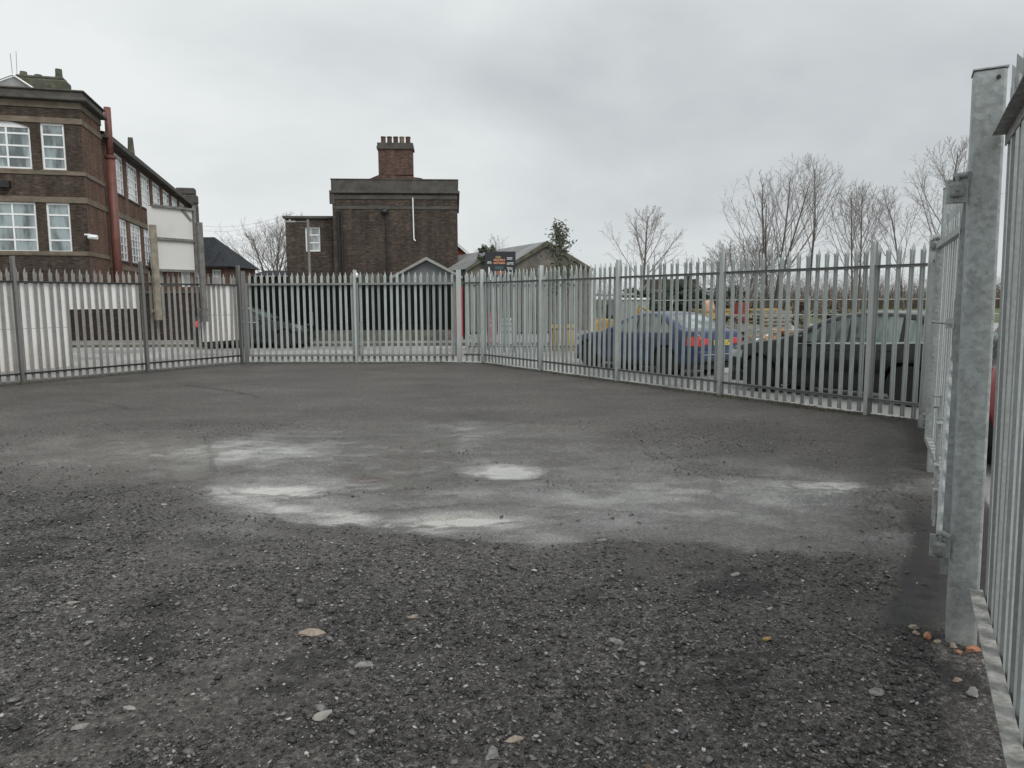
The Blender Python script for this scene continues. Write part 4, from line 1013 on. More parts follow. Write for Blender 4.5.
# stone barn with two gables
BN = thing('stone_barn', 'double-gabled grey stone barn with pale roof sheets behind the dark sign', 'barn', (1.75, 38, 0), R(24))
def gable(x0, xa, x1, ze0, za, ze1, yf, yb):
    mb = MB(); mb.f.append([mb.P(p) for p in [(x0, yf, 0), (x1, yf, 0), (x1, yf, ze1), (xa, yf, za), (x0, yf, ze0)]]); mb.poly([(x1, yf, 0), (x1, yb, 0), (x1, yb, ze1), (x1, yf, ze1)]); mb.poly([(x0, yb, 0), (x0, yf, 0), (x0, yf, ze0), (x0, yb, ze0)]); mb.build('gable_wall', M_BARN, BN)
    mb = MB(); mb.poly([(x0 - .12, yf - .15, ze0 - .02), (xa, yf - .15, za + .08), (xa, yb, za + .08), (x0 - .12, yb, ze0 - .02)]); mb.poly([(xa, yf - .15, za + .08), (x1 + .12, yf - .15, ze1 - .02), (x1 + .12, yb, ze1 - .02), (xa, yb, za + .08)]); mb.build('roof', M_SHEET, BN)
    mb = MB(); w_ = .16
    mb.poly([(x0 - .14, yf - .17, ze0), (xa, yf - .17, za + .12), (xa, yf - .17, za - w_), (x0 - .14, yf - .17, ze0 - w_)]); mb.poly([(xa, yf - .17, za + .12), (x1 + .14, yf - .17, ze1), (x1 + .14, yf - .17, ze1 - w_), (xa, yf - .17, za - w_)]); mb.build('verge', M_STONE_MOSS, BN)
gable(-2.3, 0, 2.55, 3.2, 4.5, 3.25, 0, 12); gable(-3.9, -2.5, -2.31, 3.2, 4.10, 3.95, 1.0, 11)

# ------------------------------------------------------------------ signs
t = thing('sign_board', 'dark sign board with orange and white lettering rising above the right fence', 'sign', (-.36, 24.3, 0), R(4))
mb = MB(); mb.box(-.50, .50, 0, .03, 2.25, 3.22); o = mb.build('panel', M_SIGNDARK, t); 
mb = MB(); mb.box(-.44, -.38, .032, .09, 0, 3.1); mb.box(.38, .44, .032, .09, 0, 3.1); mb.build('post', M_BLACK, t)
def strokes(rows, mat, seed, name='lettering'):
    rs = random.Random(seed); mb = MB()
    for x0, x1, z0, z1 in rows:
        x = x0
        while x < x1 - .01:
            wdt = rs.uniform(.02, .035); hh_ = (z1 - z0)
            k_ = rs.randint(0, 2)
            if k_ == 0: mb.box(x, x + wdt * .45, -.004, -.0005, z0, z1); mb.box(x + wdt * .5, x + wdt, -.004, -.0005, z0, z0 + hh_ * .3)
            elif k_ == 1: mb.box(x, x + wdt, -.004, -.0005, z1 - hh_ * .35, z1); mb.box(x + wdt * .3, x + wdt * .7, -.004, -.0005, z0, z1 - hh_ * .36)
            else: mb.box(x, x + wdt, -.004, -.0005, z0 + hh_ * .6, z1); mb.box(x, x + wdt, -.004, -.0005, z0, z0 + hh_ * .35)
            x += wdt + .008
    mb.build(name, mat, t)
strokes([(-.22, .16, 2.82, 2.98), (-.20, .12, 2.48, 2.58)], M_SIGNORANGE, 3)
strokes([(-.15, .0, 3.00, 3.07)], M_SIGNYELLOW, 4)
strokes([(.22, .40, 2.96, 3.03), (.22, .42, 2.80, 2.87), (.22, .40, 2.64, 2.71), (.22, .43, 2.48, 2.55), (-.42, -.30, 2.83, 2.90)], M_SIGNWHITE, 5)
mb = MB(); mb.prism([(-.42, 2.3), (-.30, 2.3), (-.33, 2.55), (-.35, 2.72), (-.39, 2.72), (-.40, 2.55)], -.004, -.0005, 'y'); mb.build('bottle_emblem', M_SIGNWHITE, t)
mb = MB(); mb.box(-.18, .10, -.004, -.0005, 2.64, 2.74); mb.build('emblem', M_SIGNTEAL, t)
# signs hung on the fence across the track (facing the yard)
t = thing('red_sign', 'narrow red and white sign hung on the fence across the track', 'sign', (-.60, 22.70, 0))
mb = MB(); mb.box(-.14, .14, 0, .012, .34, 1.30); mb.build('panel', M_SIGNRED, t); strokes([(-.11, .11, 1.02, 1.10), (-.11, .11, .84, .92), (-.11, .11, .40, .48)], M_SIGNWHITE, 7)
t = thing('white_sign', 'plain white notice hung right of the red sign on the fence across the track', 'sign', (-.12, 22.70, 0))
mb = MB(); mb.box(-.24, .24, 0, .012, .30, 1.10); mb.build('panel', M_SIGNWHITE, t); strokes([(-.2, .2, .96, 1.02), (-.2, .2, .82, .88), (-.2, .15, .62, .70)], M_SIGNTEAL, 8)

# ------------------------------------------------------------------ cars
def interp(pts):
    xs = np.array([p[0] for p in pts]); ys = np.array([p[1] for p in pts])
    def f(x):
        # smooth cubic (Catmull-Rom style) through the points, clamped
        i = int(np.clip(np.searchsorted(xs, x) - 1, 0, len(xs) - 2))
        h = xs[i + 1] - xs[i]; t = np.clip((x - xs[i]) / h, 0, 1)
        def sl(j):
            if j == 0: return (ys[1] - ys[0]) / (xs[1] - xs[0])
            if j == len(xs) - 1: return (ys[-1] - ys[-2]) / (xs[-1] - xs[-2])
            a = (ys[j] - ys[j - 1]) / (xs[j] - xs[j - 1]); b = (ys[j + 1] - ys[j]) / (xs[j + 1] - xs[j])
            return 0 if a * b <= 0 else 2 * a * b / (a + b)
        m0, m1 = sl(i), sl(i + 1)
        return float((2 * t**3 - 3 * t**2 + 1) * ys[i] + (t**3 - 2 * t**2 + t) * h * m0 + (-2 * t**3 + 3 * t**2) * ys[i + 1] + (t**3 - t**2) * h * m1)
    return f
def in_poly(x, z, P):
    r = False
    for i in range(len(P)):
        (x0, z0), (x1, z1) = P[i], P[(i + 1) % len(P)]
        if (z0 > z) != (z1 > z) and x < (x1 - x0) * (z - z0) / (z1 - z0) + x0: r = not r
    return r
def make_car(name, label, loc, heading, S, paintm):
    """car built along +x = rear, origin at front centre on the ground; heading = direction of travel"""
    t = thing(name, label, 'car', (loc[0], loc[1], -.07), heading + math.pi)
    top = interp(S['top']); belt = interp(S['belt']); hw = interp(S['half']); bot = interp(S['bot']); L = S['L']
    wr = S['wheel_r']; wx = S['wheels']
    stations = np.unique(np.concatenate([np.linspace(0, .3, 14), np.linspace(.3, L - .3, 150), np.linspace(L - .3, L, 14)]))
    rings = []
    for x in stations:
        zt, zb, w_ = top(x), bot(x), hw(x); zl = min(belt(x), zt - .05)
        prof = []
        for u in np.linspace(0, 1, 24):
            z = zb + (zl - zb) * u
            prof.append((w_ * (.93 + .07 * math.sin(min(u / .55, 1) * math.pi / 2) - .045 * max(0, (u - .6) / .4) ** 2 + (.006 if .66 < u < .69 else 0)), z))
        hgt = zt - zl; tum = .36 * hgt
        r_ = min(.10, hgt * .45)
        wt = w_ * .955 - tum
        for u in np.linspace(0, 1, 15)[1:]:
            z = zl + (hgt - r_) * u; prof.append((w_ * .955 - tum * u * (1 - r_ / max(hgt, 1e-3)) , z))
        xc, zc = prof[-1][0], prof[-1][1]
        for a in np.linspace(0, math.pi / 2, 6)[1:]:
            prof.append((xc - r_ * 1.2 * (1 - math.cos(a)), zc + r_ * math.sin(a)))
        ye = prof[-1][0]
        for u in np.linspace(0, 1, 12)[1:]:
            prof.append((ye * (1 - u), zt + .035 * math.sin(u * math.pi / 2) * min(1, ye)))
        rings.append(prof)
    nP = len(rings[0])
    groups = {}
    def add(key, pts): groups.setdefault(key, MB()).poly(pts)
    arch = wr + .055
    for i in range(len(stations) - 1):
        xm = (stations[i] + stations[i + 1]) / 2
        for j in range(nP - 1):
            a, b, c, d = rings[i][j], rings[i + 1][j], rings[i + 1][j + 1], rings[i][j + 1]
            ym = (a[0] + b[0] + c[0] + d[0]) / 4; zm = (a[1] + b[1] + c[1] + d[1]) / 4
            if any((xm - q) ** 2 + (zm - wr) ** 2 < arch ** 2 for q in wx) and j < 24: continue
            for s in (1, -1):
                key = 'body'; sub = ''
                for kk, fn in S['zones']:
                    if fn(xm, s * ym, zm, j):
                        key = kk
                        if kk in ('side_window', 'window_frame', 'tail_light', 'headlight', 'chrome_strip'): sub = '#%d%d' % (s, sum(xm > q for q in S['pillars']) if kk != 'chrome_strip' else 0)
                        if kk == 'trim': sub = '#t%d%d' % (s, sum(xm > q for q in wx))
                        break
                P_ = [(stations[i], s * a[0], a[1]), (stations[i + 1], s * b[0], b[1]), (stations[i + 1], s * c[0], c[1]), (stations[i], s * d[0], d[1])]
                add(key + sub, P_ if s < 0 else P_[::-1])
    for k_, i in ((0, 0), (1, -1)):   # nose and tail faces
        pr = rings[i]; x = stations[i]
        for j in range(nP - 1):
            zm = (pr[j][1] + pr[j + 1][1]) / 2; 
            for s in (1, -1):
                P_ = [(x, 0, pr[j][1]), (x, s * pr[j][0], pr[j][1]), (x, s * pr[j + 1][0], pr[j + 1][1]), (x, 0, pr[j + 1][1])]
                add('body' if (zm > .42) else 'trim#%d' % k_, P_ if (s > 0) == (k_ == 1) else P_[::-1])
    mats = {'body': paintm, 'windscreen': M_CARGLASS, 'rear_window': S.get('rear_glass', M_CARGLASS), 'side_window': S.get('side_glass', M_CARGLASS), 'tail_light': M_TAIL, 'headlight': S.get('lamp', M_GLASS_B), 'trim': M_BLACKPLASTIC, 'window_frame': M_BLACKPLASTIC, 'chrome_strip': M_ALLOY}
    for key, mbb in groups.items():
        key = key.split('#')[0]; me = mbb.mesh(key); me.materials.append(mats[key])
        bm = bmesh.new(); bm.from_mesh(me); bmesh.ops.remove_doubles(bm, verts=bm.verts, dist=.0004); bm.to_mesh(me); bm.free()
        me.polygons.foreach_set('use_smooth', [True] * len(me.polygons))
        o = new_obj(key, me, t)
        if key in ('windscreen', 'rear_window', 'side_window'): pass
    # underside and wheel wells
    mb = MB(); mb.box(.15, L - .15, -hw(L / 2) * .86, hw(L / 2) * .86, .16, .30)
    mb.build('underbody', M_BLACKPLASTIC, t)
    for q in wx: 
        for s in (1, -1):
            n = 20; mb = MB()
            ya, yb_ = s * (hw(q) * .985), s * (hw(q) - .26)
            for k_ in range(n):
                a0, a1 = math.pi * k_ / n - .25, math.pi * (k_ + 1) / n - .2
                mb.poly([(q + arch * math.cos(a0), ya, wr + arch * math.sin(a0)), (q + arch * math.cos(a1), ya, wr + arch * math.sin(a1)), (q + arch * math.cos(a1), yb_, wr + arch * math.sin(a1)), (q + arch * math.cos(a0), yb_, wr + arch * math.sin(a0))])
            mb.poly([(q + arch * math.cos(2 * math.pi * k_ / 24), yb_, wr + arch * math.sin(2 * math.pi * k_ / 24)) for k_ in range(24)])
            mb.build('wheel_arch', M_BLACKPLASTIC, t)
    tyre = None
    for q in wx:
        for s in (1, -1):
            mb = MB(); y0 = s * (hw(q) - .115)
            wd = .10
            mb.lathe([(wr * .64, -wd), (wr * .9, -wd), (wr * .985, -wd * .8), (wr, -wd * .4), (wr, wd * .4), (wr * .985, wd * .8), (wr * .9, wd), (wr * .64, wd)], 'y', 36)
            wo = mb.build('wheel', M_RUBBER, t); wo.location = (q, y0, wr)
            mb = MB(); yo = s * (wd - .012); yi = s * (wd - .045)
            mb.lathe([(wr * .56, yi - .01), (wr * .645, yi - .01), (wr * .65, yo), (wr * .60, yo), (wr * .57, yi)], 'y', 36)
            for k_ in range(5):
                a = 2 * math.pi * k_ / 5 + .3
                for da in (-.13, .13):
                    ca, sa = math.cos(a + da * .4), math.sin(a + da * .4); cb, sb = math.cos(a + da), math.sin(a + da)
                    mb.tube([(wr * .10 * ca, yo - s * .015, wr * .10 * sa), (wr * .60 * cb, yo - s * .01, wr * .60 * sb)], .016, 5)
            mb.lathe([(0, yo - s * .03), (wr * .13, yo - s * .03), (wr * .12, yo), (0, yo + s * .002)], 'y', 14)
            mb.build('rim', M_ALLOY, wo)
    # door seams, handles, mirror
    for s in (1, -1):
        mb = MB()
        for q in S['seams']:
            pts = []
            for z in np.linspace(.32, belt(q) - .01, 8):
                u = (z - bot(q)) / (belt(q) - bot(q)); yy_ = hw(q) * (.93 + .07 * math.sin(min(u / .55, 1) * math.pi / 2) - .045 * max(0, (u - .6) / .4) ** 2)
                pts.append((q, s * (yy_ + .0005), z))
            mb.tube(pts, .004, 4)
        mb.build('door_seam', M_BLACKPLASTIC, t)
        for q in S['handles']:
            mb = MB(); z = belt(q) - .10; mb.box(q, q + .2, s * hw(q) * .985 - .015, s * hw(q) * .985 + .03, z - .015, z + .012); mb.build('door_handle', paintm, t, bevel=.006)
        mb = MB(); q = S['mirror']; mb.box(q, q + .12, s * hw(q) * .96, s * hw(q) * .96 + s * .2, belt(q) + .03, belt(q) + .16); mb.build('wing_mirror', paintm, t, bevel=.03)
    return t
def zones_saloon(S_):
    return S_
# blue saloon
side_poly = [(1.75, .90), (2.42, 1.30), (2.8, 1.365), (3.15, 1.355), (3.62, 1.18), (3.72, 1.02), (3.55, .93)]
def shrink(P, top=0): return P
blue = dict(L=4.5, pillars=(2.60, 3.36), wheel_r=.325, wheels=(.82, 3.58), seams=(1.42, 2.50, 3.32), handles=(2.25, 3.12), mirror=1.80,
    top=[(0, .62), (.10, .70), (.5, .82), (1.0, .90), (1.35, .945), (1.55, 1.02), (2.05, 1.27), (2.4, 1.375), (2.8, 1.42), (3.2, 1.395), (3.6, 1.26), (3.95, 1.07), (4.08, 1.03), (4.3, 1.02), (4.42, .97), (4.5, .80)],
    belt=[(0, .55), (.5, .74), (1.2, .87), (2, .90), (3, .93), (3.8, .96), (4.3, .93), (4.5, .76)],
    half=[(0, .52), (.10, .68), (.3, .80), (.7, .865), (1.5, .885), (2.8, .885), (3.8, .87), (4.2, .83), (4.4, .76), (4.5, .66)],
    bot=[(0, .28), (.3, .20), (1, .20), (3.6, .20), (4.2, .26), (4.5, .34)])
def blue_z():
    sp_ = [(1.72, .93), (2.28, 1.245), (2.50, 1.33), (2.85, 1.36), (3.18, 1.335), (3.52, 1.20), (3.72, 1.04), (3.74, .99), (3.6, .965)]
    pil = lambda x: abs(x - 2.60) < .035 or abs(x - 3.36) < .02
    return [('window_frame', lambda x, y, z, j: 24 <= j < 41 and in_poly(x, z, sp_) and pil(x)),
            ('side_window', lambda x, y, z, j: 24 <= j < 41 and in_poly(x, z, sp_)),
            ('rear_window', lambda x, y, z, j: j >= 39 and 3.42 < x < 4.02 and abs(y) < .56 + .0 * x),
            ('windscreen', lambda x, y, z, j: j >= 39 and 1.50 < x < 2.38 and abs(y) < .60),
            ('tail_light', lambda x, y, z, j: x > 4.22 and .70 < z < .90 and abs(y) > .40 and j < 40),
            ('trim', lambda x, y, z, j: z < .30 and j < 24),
            ('headlight', lambda x, y, z, j: x < .42 and .55 < z < .68 and abs(y) > .42)]
blue['zones'] = blue_z(); blue['rear_glass'] = glass('rear_screen', (.30, .36, .38), .06)
hd = math.atan2(.836, -.549)
# near rear corner of the saloon stands about two metres behind the fence
fd = Vector((math.cos(hd), math.sin(hd))); side = Vector((fd.y, -fd.x))
rc = Vector((4.0, 16.05)) + side * .80
nose = rc + fd * 4.45
bc = make_car('blue_saloon', 'blue saloon car parked nose away with yellow rear plate, behind the right fence', nose, hd, blue, M_BLUE)
for s in (1, -1):
    mb = MB(); mb.box(4.46, 4.518, s * .36 - (.0 if s > 0 else .30), s * .36 + (.30 if s > 0 else 0), .72, .86); mb.build('tail_light', M_TAIL, bc, bevel=.02)
mb = MB(); mb.box(4.50, 4.512, -.26, .26, .70, .82); pl = mb.build('number_plate', M_PLATE, bc)
cu = bpy.data.curves.new('plate_text', 'FONT'); cu.body = 'L  X1  LP'; cu.size = .125; cu.align_x = 'CENTER'; cu.align_y = 'CENTER'; cu.extrude = .001
to = bpy.data.objects.new('tmp', cu); col.objects.link(to)
dg = bpy.context.evaluated_depsgraph_get(); tm = bpy.data.meshes.new_from_object(to.evaluated_get(dg)); bpy.data.objects.remove(to)
tm.materials.clear(); tm.materials.append(M_BLACK)
o = new_obj('plate_characters', tm, pl); o.matrix_local = Matrix.Translation((4.5145, 0, .76)) @ Matrix.Rotation(R(90), 4, 'Z') @ Matrix.Rotation(R(90), 4, 'X')
mb = MB(); mb.box(4.40, 4.52, -.72, .72, .36, .60); mb.build('rear_bumper', M_BLUE, bc, bevel=.05)
mb = MB(); mb.tube([(4.525, -.6, .50), (4.525, .6, .50)], .012, 6); mb.build('bumper_strip', M_ALLOY, bc)

# black hatchback close behind the fence
hatch = dict(L=4.25, pillars=(2.48, 3.34), wheel_r=.33, wheels=(.82, 3.46), seams=(1.35, 2.40, 3.25), handles=(2.15, 3.02), mirror=1.62,
    top=[(0, .66), (.08, .76), (.4, .87), (.9, .955), (1.2, 1.0), (1.4, 1.08), (1.9, 1.33), (2.3, 1.455), (2.8, 1.50), (3.3, 1.49), (3.75, 1.43), (3.95, 1.33), (4.1, 1.12), (4.2, .95), (4.25, .78)],
    belt=[(0, .58), (.5, .80), (1.2, .91), (2, .94), (3, .98), (3.8, 1.02), (4.1, 1.0), (4.25, .74)],
    half=[(0, .55), (.10, .70), (.3, .81), (.7, .875), (1.5, .90), (2.8, .90), (3.6, .885), (4.0, .82), (4.2, .74), (4.25, .66)],
    bot=[(0, .28), (.3, .22), (1, .22), (3.4, .22), (4.0, .28), (4.25, .36)])
sp2 = [(1.52, .97), (2.08, 1.30), (2.38, 1.405), (2.85, 1.435), (3.35, 1.42), (3.70, 1.28), (3.80, 1.08), (3.6, 1.02)]
hatch['zones'] = [('window_frame', lambda x, y, z, j: 24 <= j < 41 and in_poly(x, z, sp2) and (abs(x - 2.48) < .035 or abs(x - 3.34) < .035)),
    ('side_window', lambda x, y, z, j: 24 <= j < 41 and in_poly(x, z, sp2)),
    ('rear_window', lambda x, y, z, j: j >= 30 and 3.88 < x < 4.14 and abs(y) < .56),
    ('windscreen', lambda x, y, z, j: j >= 39 and 1.36 < x < 2.26 and abs(y) < .62),
    ('tail_light', lambda x, y, z, j: x > 3.98 and .78 < z < 1.0 and abs(y) > .48 and j < 30),
    ('chrome_strip', lambda x, y, z, j: j == 23 and 1.5 < x < 3.7),
    ('trim', lambda x, y, z, j: z < .33 and j < 24), ('headlight', lambda x, y, z, j: x < .45 and .62 < z < .76 and abs(y) > .42)]
fw = Vector((4.62, 13.75)); rw = Vector((6.33, 11.71)); d2 = (fw - rw).normalized(); s2 = Vector((d2.y, -d2.x))
nose2 = fw + d2 * .82 + s2 * .88
make_car('black_hatchback', 'black hatchback parked right behind the last bay of the right fence', nose2, math.atan2(d2.y, d2.x), hatch, M_BLACKCAR)
# black hatchback on the road behind the back gate
fb = Vector((1, .02)).normalized()
hatch2 = dict(hatch); hatch2['side_glass'] = M_DARKGLASS; hatch2['lamp'] = M_DARKGLASS
make_car('black_hatchback', 'black hatchback parked on the road behind the left gate leaf and white board', (-7.55, 27.9), math.atan2(fb.y, fb.x), hatch2, M_BLACKCAR)
# red hatchback outside the side gate
red = dict(hatch)
sd = DS; rcx = Vector((4.72, 7.0)) + Vector((DS.y, -DS.x)) * .80
make_car('red_hatchback', 'bright red hatchback glimpsed through the slit beside the nearest gate post', rcx + sd * 4.2, math.atan2(sd.y, sd.x), red, M_REDCAR)

# ------------------------------------------------------------------ yard beyond: machine, bin, heaps
t = thing('mini_digger', 'yellow mini digger with grey canopy beyond the bonnet of the blue saloon', 'digger', (3.75, 27.2, -.08), R(8))
for s in (-1, 1):
    mb = MB(); mb.prism([(-.75, .08), (-.65, .0), (.65, .0), (.75, .08), (.78, .24), (.66, .38), (-.66, .38), (-.78, .24)], s * .5 - .13, s * .5 + .13, 'y'); mb.build('track', M_RUBBER, t, bevel=.02)
mb = MB(); mb.prism([(-.85, .42), (.60, .42), (.66, .62), (.55, .95), (-.55, 1.05), (-.85, .9)], -.55, .55, 'y'); mb.build('body', M_YELLOW, t, bevel=.05)
mb = MB()
for x in (-.45, .45):
    for y in (-.48, .48): mb.tube([(x, y, .95), (x * .95, y, 1.86)], .03, 8)
mb.build('canopy_post', M_GREYCAB, t)
mb = MB(); mb.box(-.62, .66, -.58, .58, 1.86, 1.94); mb.build('canopy', M_GREYCAB, t, bevel=.03)
mb = MB(); mb.box(-.3, .2, -.25, .25, .98, 1.15); mb.box(-.35, -.25, -.25, .25, 1.15, 1.55); mb.build('seat', M_BLACKPLASTIC, t, bevel=.04)
mb = MB(); mb.tube([(.6, 0, .6), (1.05, 0, 1.45), (1.45, 0, 1.2)], [.11, .09, .07], 6); mb.tube([(1.45, 0, 1.2), (1.65, 0, .45)], [.07, .05], 6); mb.build('boom', M_YELLOW, t)
mb = MB(); mb.prism([(1.5, .45), (1.85, .5), (1.8, .12), (1.55, .05)], -.2, .2, 'y'); mb.build('bucket', M_BLACK, t)
t = thing('grey_trailer', 'grey box trailer standing behind the yellow mini digger', 'trailer', (5.0, 29.0, -.08))
mb = MB(); mb.box(-.95, .35, 0, 2.0, .55, 1.70); mb.build('box_body', M_GREYCAB, t, bevel=.04)
mb = MB(); mb.box(-1.0, .40, -.05, 2.05, 1.71, 1.78); mb.build('roof', M_WHITE, t)
for y in (.5, 1.2):
    mb = MB(); mb.lathe([(.15, -.08), (.3, -.08), (.3, .08), (.15, .08)], 'y', 18); o = mb.build('wheel', M_RUBBER, t); o.location = (-.3, -.02, .3)
    break
mb = MB(); mb.box(.35, 1.2, .9, 1.1, .5, .58); mb.build('drawbar', M_BLACK, t)
t = thing('grit_bin', 'ochre yellow grit bin seen through both palisade fences', 'bin', (1.75, 25.2, -.08))
mb = MB(); mb.prism([(-.30, 0), (.36, 0), (.42, .62), (-.36, .74)], -.38, .38, 'x'); mb.build('tub', M_YELLOW, t, bevel=.04)
mb = MB(); mb.prism([(-.42, .76), (.46, .63), (.46, .68), (-.40, .90)], -.42, .42, 'x'); mb.build('lid', M_YELLOW, t, bevel=.03)

# timber and rubble heap
def heap(name, label, cx, cy, n, rx, ry, hz_, mats, lng, seed):
    rs = random.Random(seed); t = thing(name, label, 'heap', (cx, cy, -.08))
    byk = {}
    for i in range(n):
        a = rs.uniform(0, 6.28); q = rs.random() ** .7; x, y = q * rx * math.cos(a), q * ry * math.sin(a)
        z = hz_ * (1 - q) * rs.uniform(.5, 1); m = rs.choice(list(mats)); mb = byk.setdefault(m, MB())
        M_ = Matrix.Translation((x, y, z + .06)) @ Matrix.Rotation(rs.uniform(0, 6.28), 4, 'Z') @ Matrix.Rotation(rs.uniform(-.5, .5), 4, 'Y')
        l_ = rs.uniform(*lng); mb.box(-l_ / 2, l_ / 2, -rs.uniform(.04, .1), .06, -rs.uniform(.015, .06), .03, M_)
    for m, mb in byk.items(): mb.build(m, mats[m], t)
    mb = MB(); N = 18
    ring = [(rx * math.cos(6.283 * k / N) * 1.05, ry * math.sin(6.283 * k / N) * 1.05, 0) for k in range(N)]; mid = [(x * .55 * rs.uniform(.8, 1.2), y * .55, hz_ * .62 * rs.uniform(.8, 1.1)) for x, y, _ in ring]
    for k in range(N): mb.poly([ring[k], ring[(k + 1) % N], mid[(k + 1) % N], mid[k]]); mb.poly([mid[k], mid[(k + 1) % N], (0, 0, hz_ * .75)])
    mb.build('rubble', M_BARN, t)
heap('timber_heap', 'heap of broken orange and white timber beyond the black hatchback bonnet', 8.2, 22.6, 70, 1.6, 1.0, .85, {'plank': M_TIMBER_NEW, 'white_offcut': M_SIGNWHITE, 'orange_offcut': M_ORANGE}, (.3, 1.1), 3)
heap('scrap_heap', 'dark heap of mixed scrap beyond the boot of the blue saloon', 7.9, 27.0, 80, 2.0, 1.2, 1.25, {'dark_scrap': M_BLACK, 'grey_scrap': M_GREYCAB, 'brown_scrap': M_TIMBER}, (.3, 1.3), 4)
t = thing('peach_bundle', 'pale peach coloured bundle lying on the scrap above the blue saloon roof', 'bundle', (7.35, 27.3, 1.10))
mb = MB(); mb.box(-.16, .20, -.12, .15, .05, .52, Matrix.Rotation(R(-14), 4, 'Y')); o = mb.build('wrapping', M_PEACH, t, bevel=.08)
mb = MB(); mb.tube([(-.12, -.14, .12), (.2, -.14, .2)], .012, 5); mb.build('strap', M_TIMBER, t)
def barrel(label, x, y, z, m):
    t = thing('oil_drum', label, 'drum', (x, y, z))
    mb = MB(); mb.lathe([(.27, 0), (.29, .01), (.29, .28), (.30, .30), (.29, .32), (.29, .57), (.30, .59), (.29, .61), (.29, .88), (.27, .88)], 'z', 20); mb.build('shell', m, t)
    mb = MB(); mb.lathe([(0, .86), (.265, .86), (.265, .875), (0, .875)], 'z', 20); mb.build('lid', M_BLACK, t)
barrel('dull red oil drum standing behind the dark scrap heap', 9.0, 28.9, .62, plain('rusty_red', (.26, .05, .045), .7, var=.4, scale=5))
for i, (x, y, n_, lab) in enumerate([(9.9, 28.3, 9, 'tall stack of grey pallets right of the dark scrap heap'), (11.6, 27.9, 5, 'low stack of grey pallets behind the timber heap')]):
    t = thing('pallet_stack', lab, 'pallets', (x, y, -.08), R(12 + 20 * i))
    for q in range(n_):
        mb = MB(); z = q * .145
        for yy_ in (-.5, 0, .5): mb.box(-.6, .6, yy_ - .05, yy_ + .05, z, z + .095)
        for k_ in range(7): mb.box(-.6 + k_ * .18, -.6 + k_ * .18 + .10, -.55, .55, z + .097, z + .119)
        o = mb.build('pallet', M_TIMBER, t); o.location = (random.uniform(-.03, .03), random.uniform(-.03, .03), 0)
t = thing('skip', 'ochre yellow skip with sloping ends far behind the boot of the blue saloon', 'skip', (10.2, 34, -.08), R(5))
mb = MB(); mb.prism([(-1.7, 1.25), (-1.1, .1), (1.1, .1), (1.7, 1.25)], -.8, .8, 'y'); mb.build('tub', M_YELLOW, t, bevel=.03)
mb = MB(); mb.box(-1.75, 1.75, -.86, -.80, 1.18, 1.28); mb.build('rim', M_YELLOW, t)
t = thing('orange_cone', 'small orange post glimpsed through the slit right of the gate post', 'post', (9.6, 14.4, -.08))
mb = MB(); mb.lathe([(.2, 0), (.2, .04), (.1, .06), (.06, 1.75), (.03, 1.9)], 'z', 14); mb.build('tube', M_ORANGE, t); mb = MB(); mb.box(-.28, .28, -.28, .28, 0, .05); mb.build('foot', M_BLACK, t)

# wire fence beyond the cars
t = thing('wire_fence', 'thin wire fence with slim posts running behind the parked cars', 'fence', (0, 0, 0))
mb = MB(); a = Vector((5.2, 27.2, 0)); b = Vector((34, 27.2, 0))
for i in range(11):
    q = a.lerp(b, i / 10); 
    m2 = MB(); m2.tube([q + Vector((0, 0, -.1)), q + Vector((0, 0, 1.72))], .03, 6); m2.build('post', M_GALV_OLD, t)
for z in (.5, 1.05, 1.6): mb.tube([a + Vector((0, 0, z)), b + Vector((0, 0, z))], .012, 4)
mb.build('wire', M_GALV, t)

# distant terrace
t = thing('terraced_houses', 'far row of pale fronted houses between the fence pales', 'building', (30, 150, 0))
mb = MB(); mb.box(-2, 8, 0, 8, 0, 3.6); mb.build('wall', M_SIGNWHITE, t)
mb = MB(); mb.prism([(-.5, 3.6), (8.5, 3.6), (4, 5.6)], -2.3, 8.3, 'x'); mb.build('roof', M_BRICK_WALL, t)
for i in range(2):
    x = -1 + i * 5
    mb = MB(); mb.box(x, x + 1.4, -.05, .05, 1.6, 3.0); mb.build('window', M_DARKGLASS, t)
    mb = MB(); mb.box(x + 2.4, x + 3.2, 3.4, 4.4, 5.0, 6.4); mb.build('chimney', M_BRICK_WALL, t)

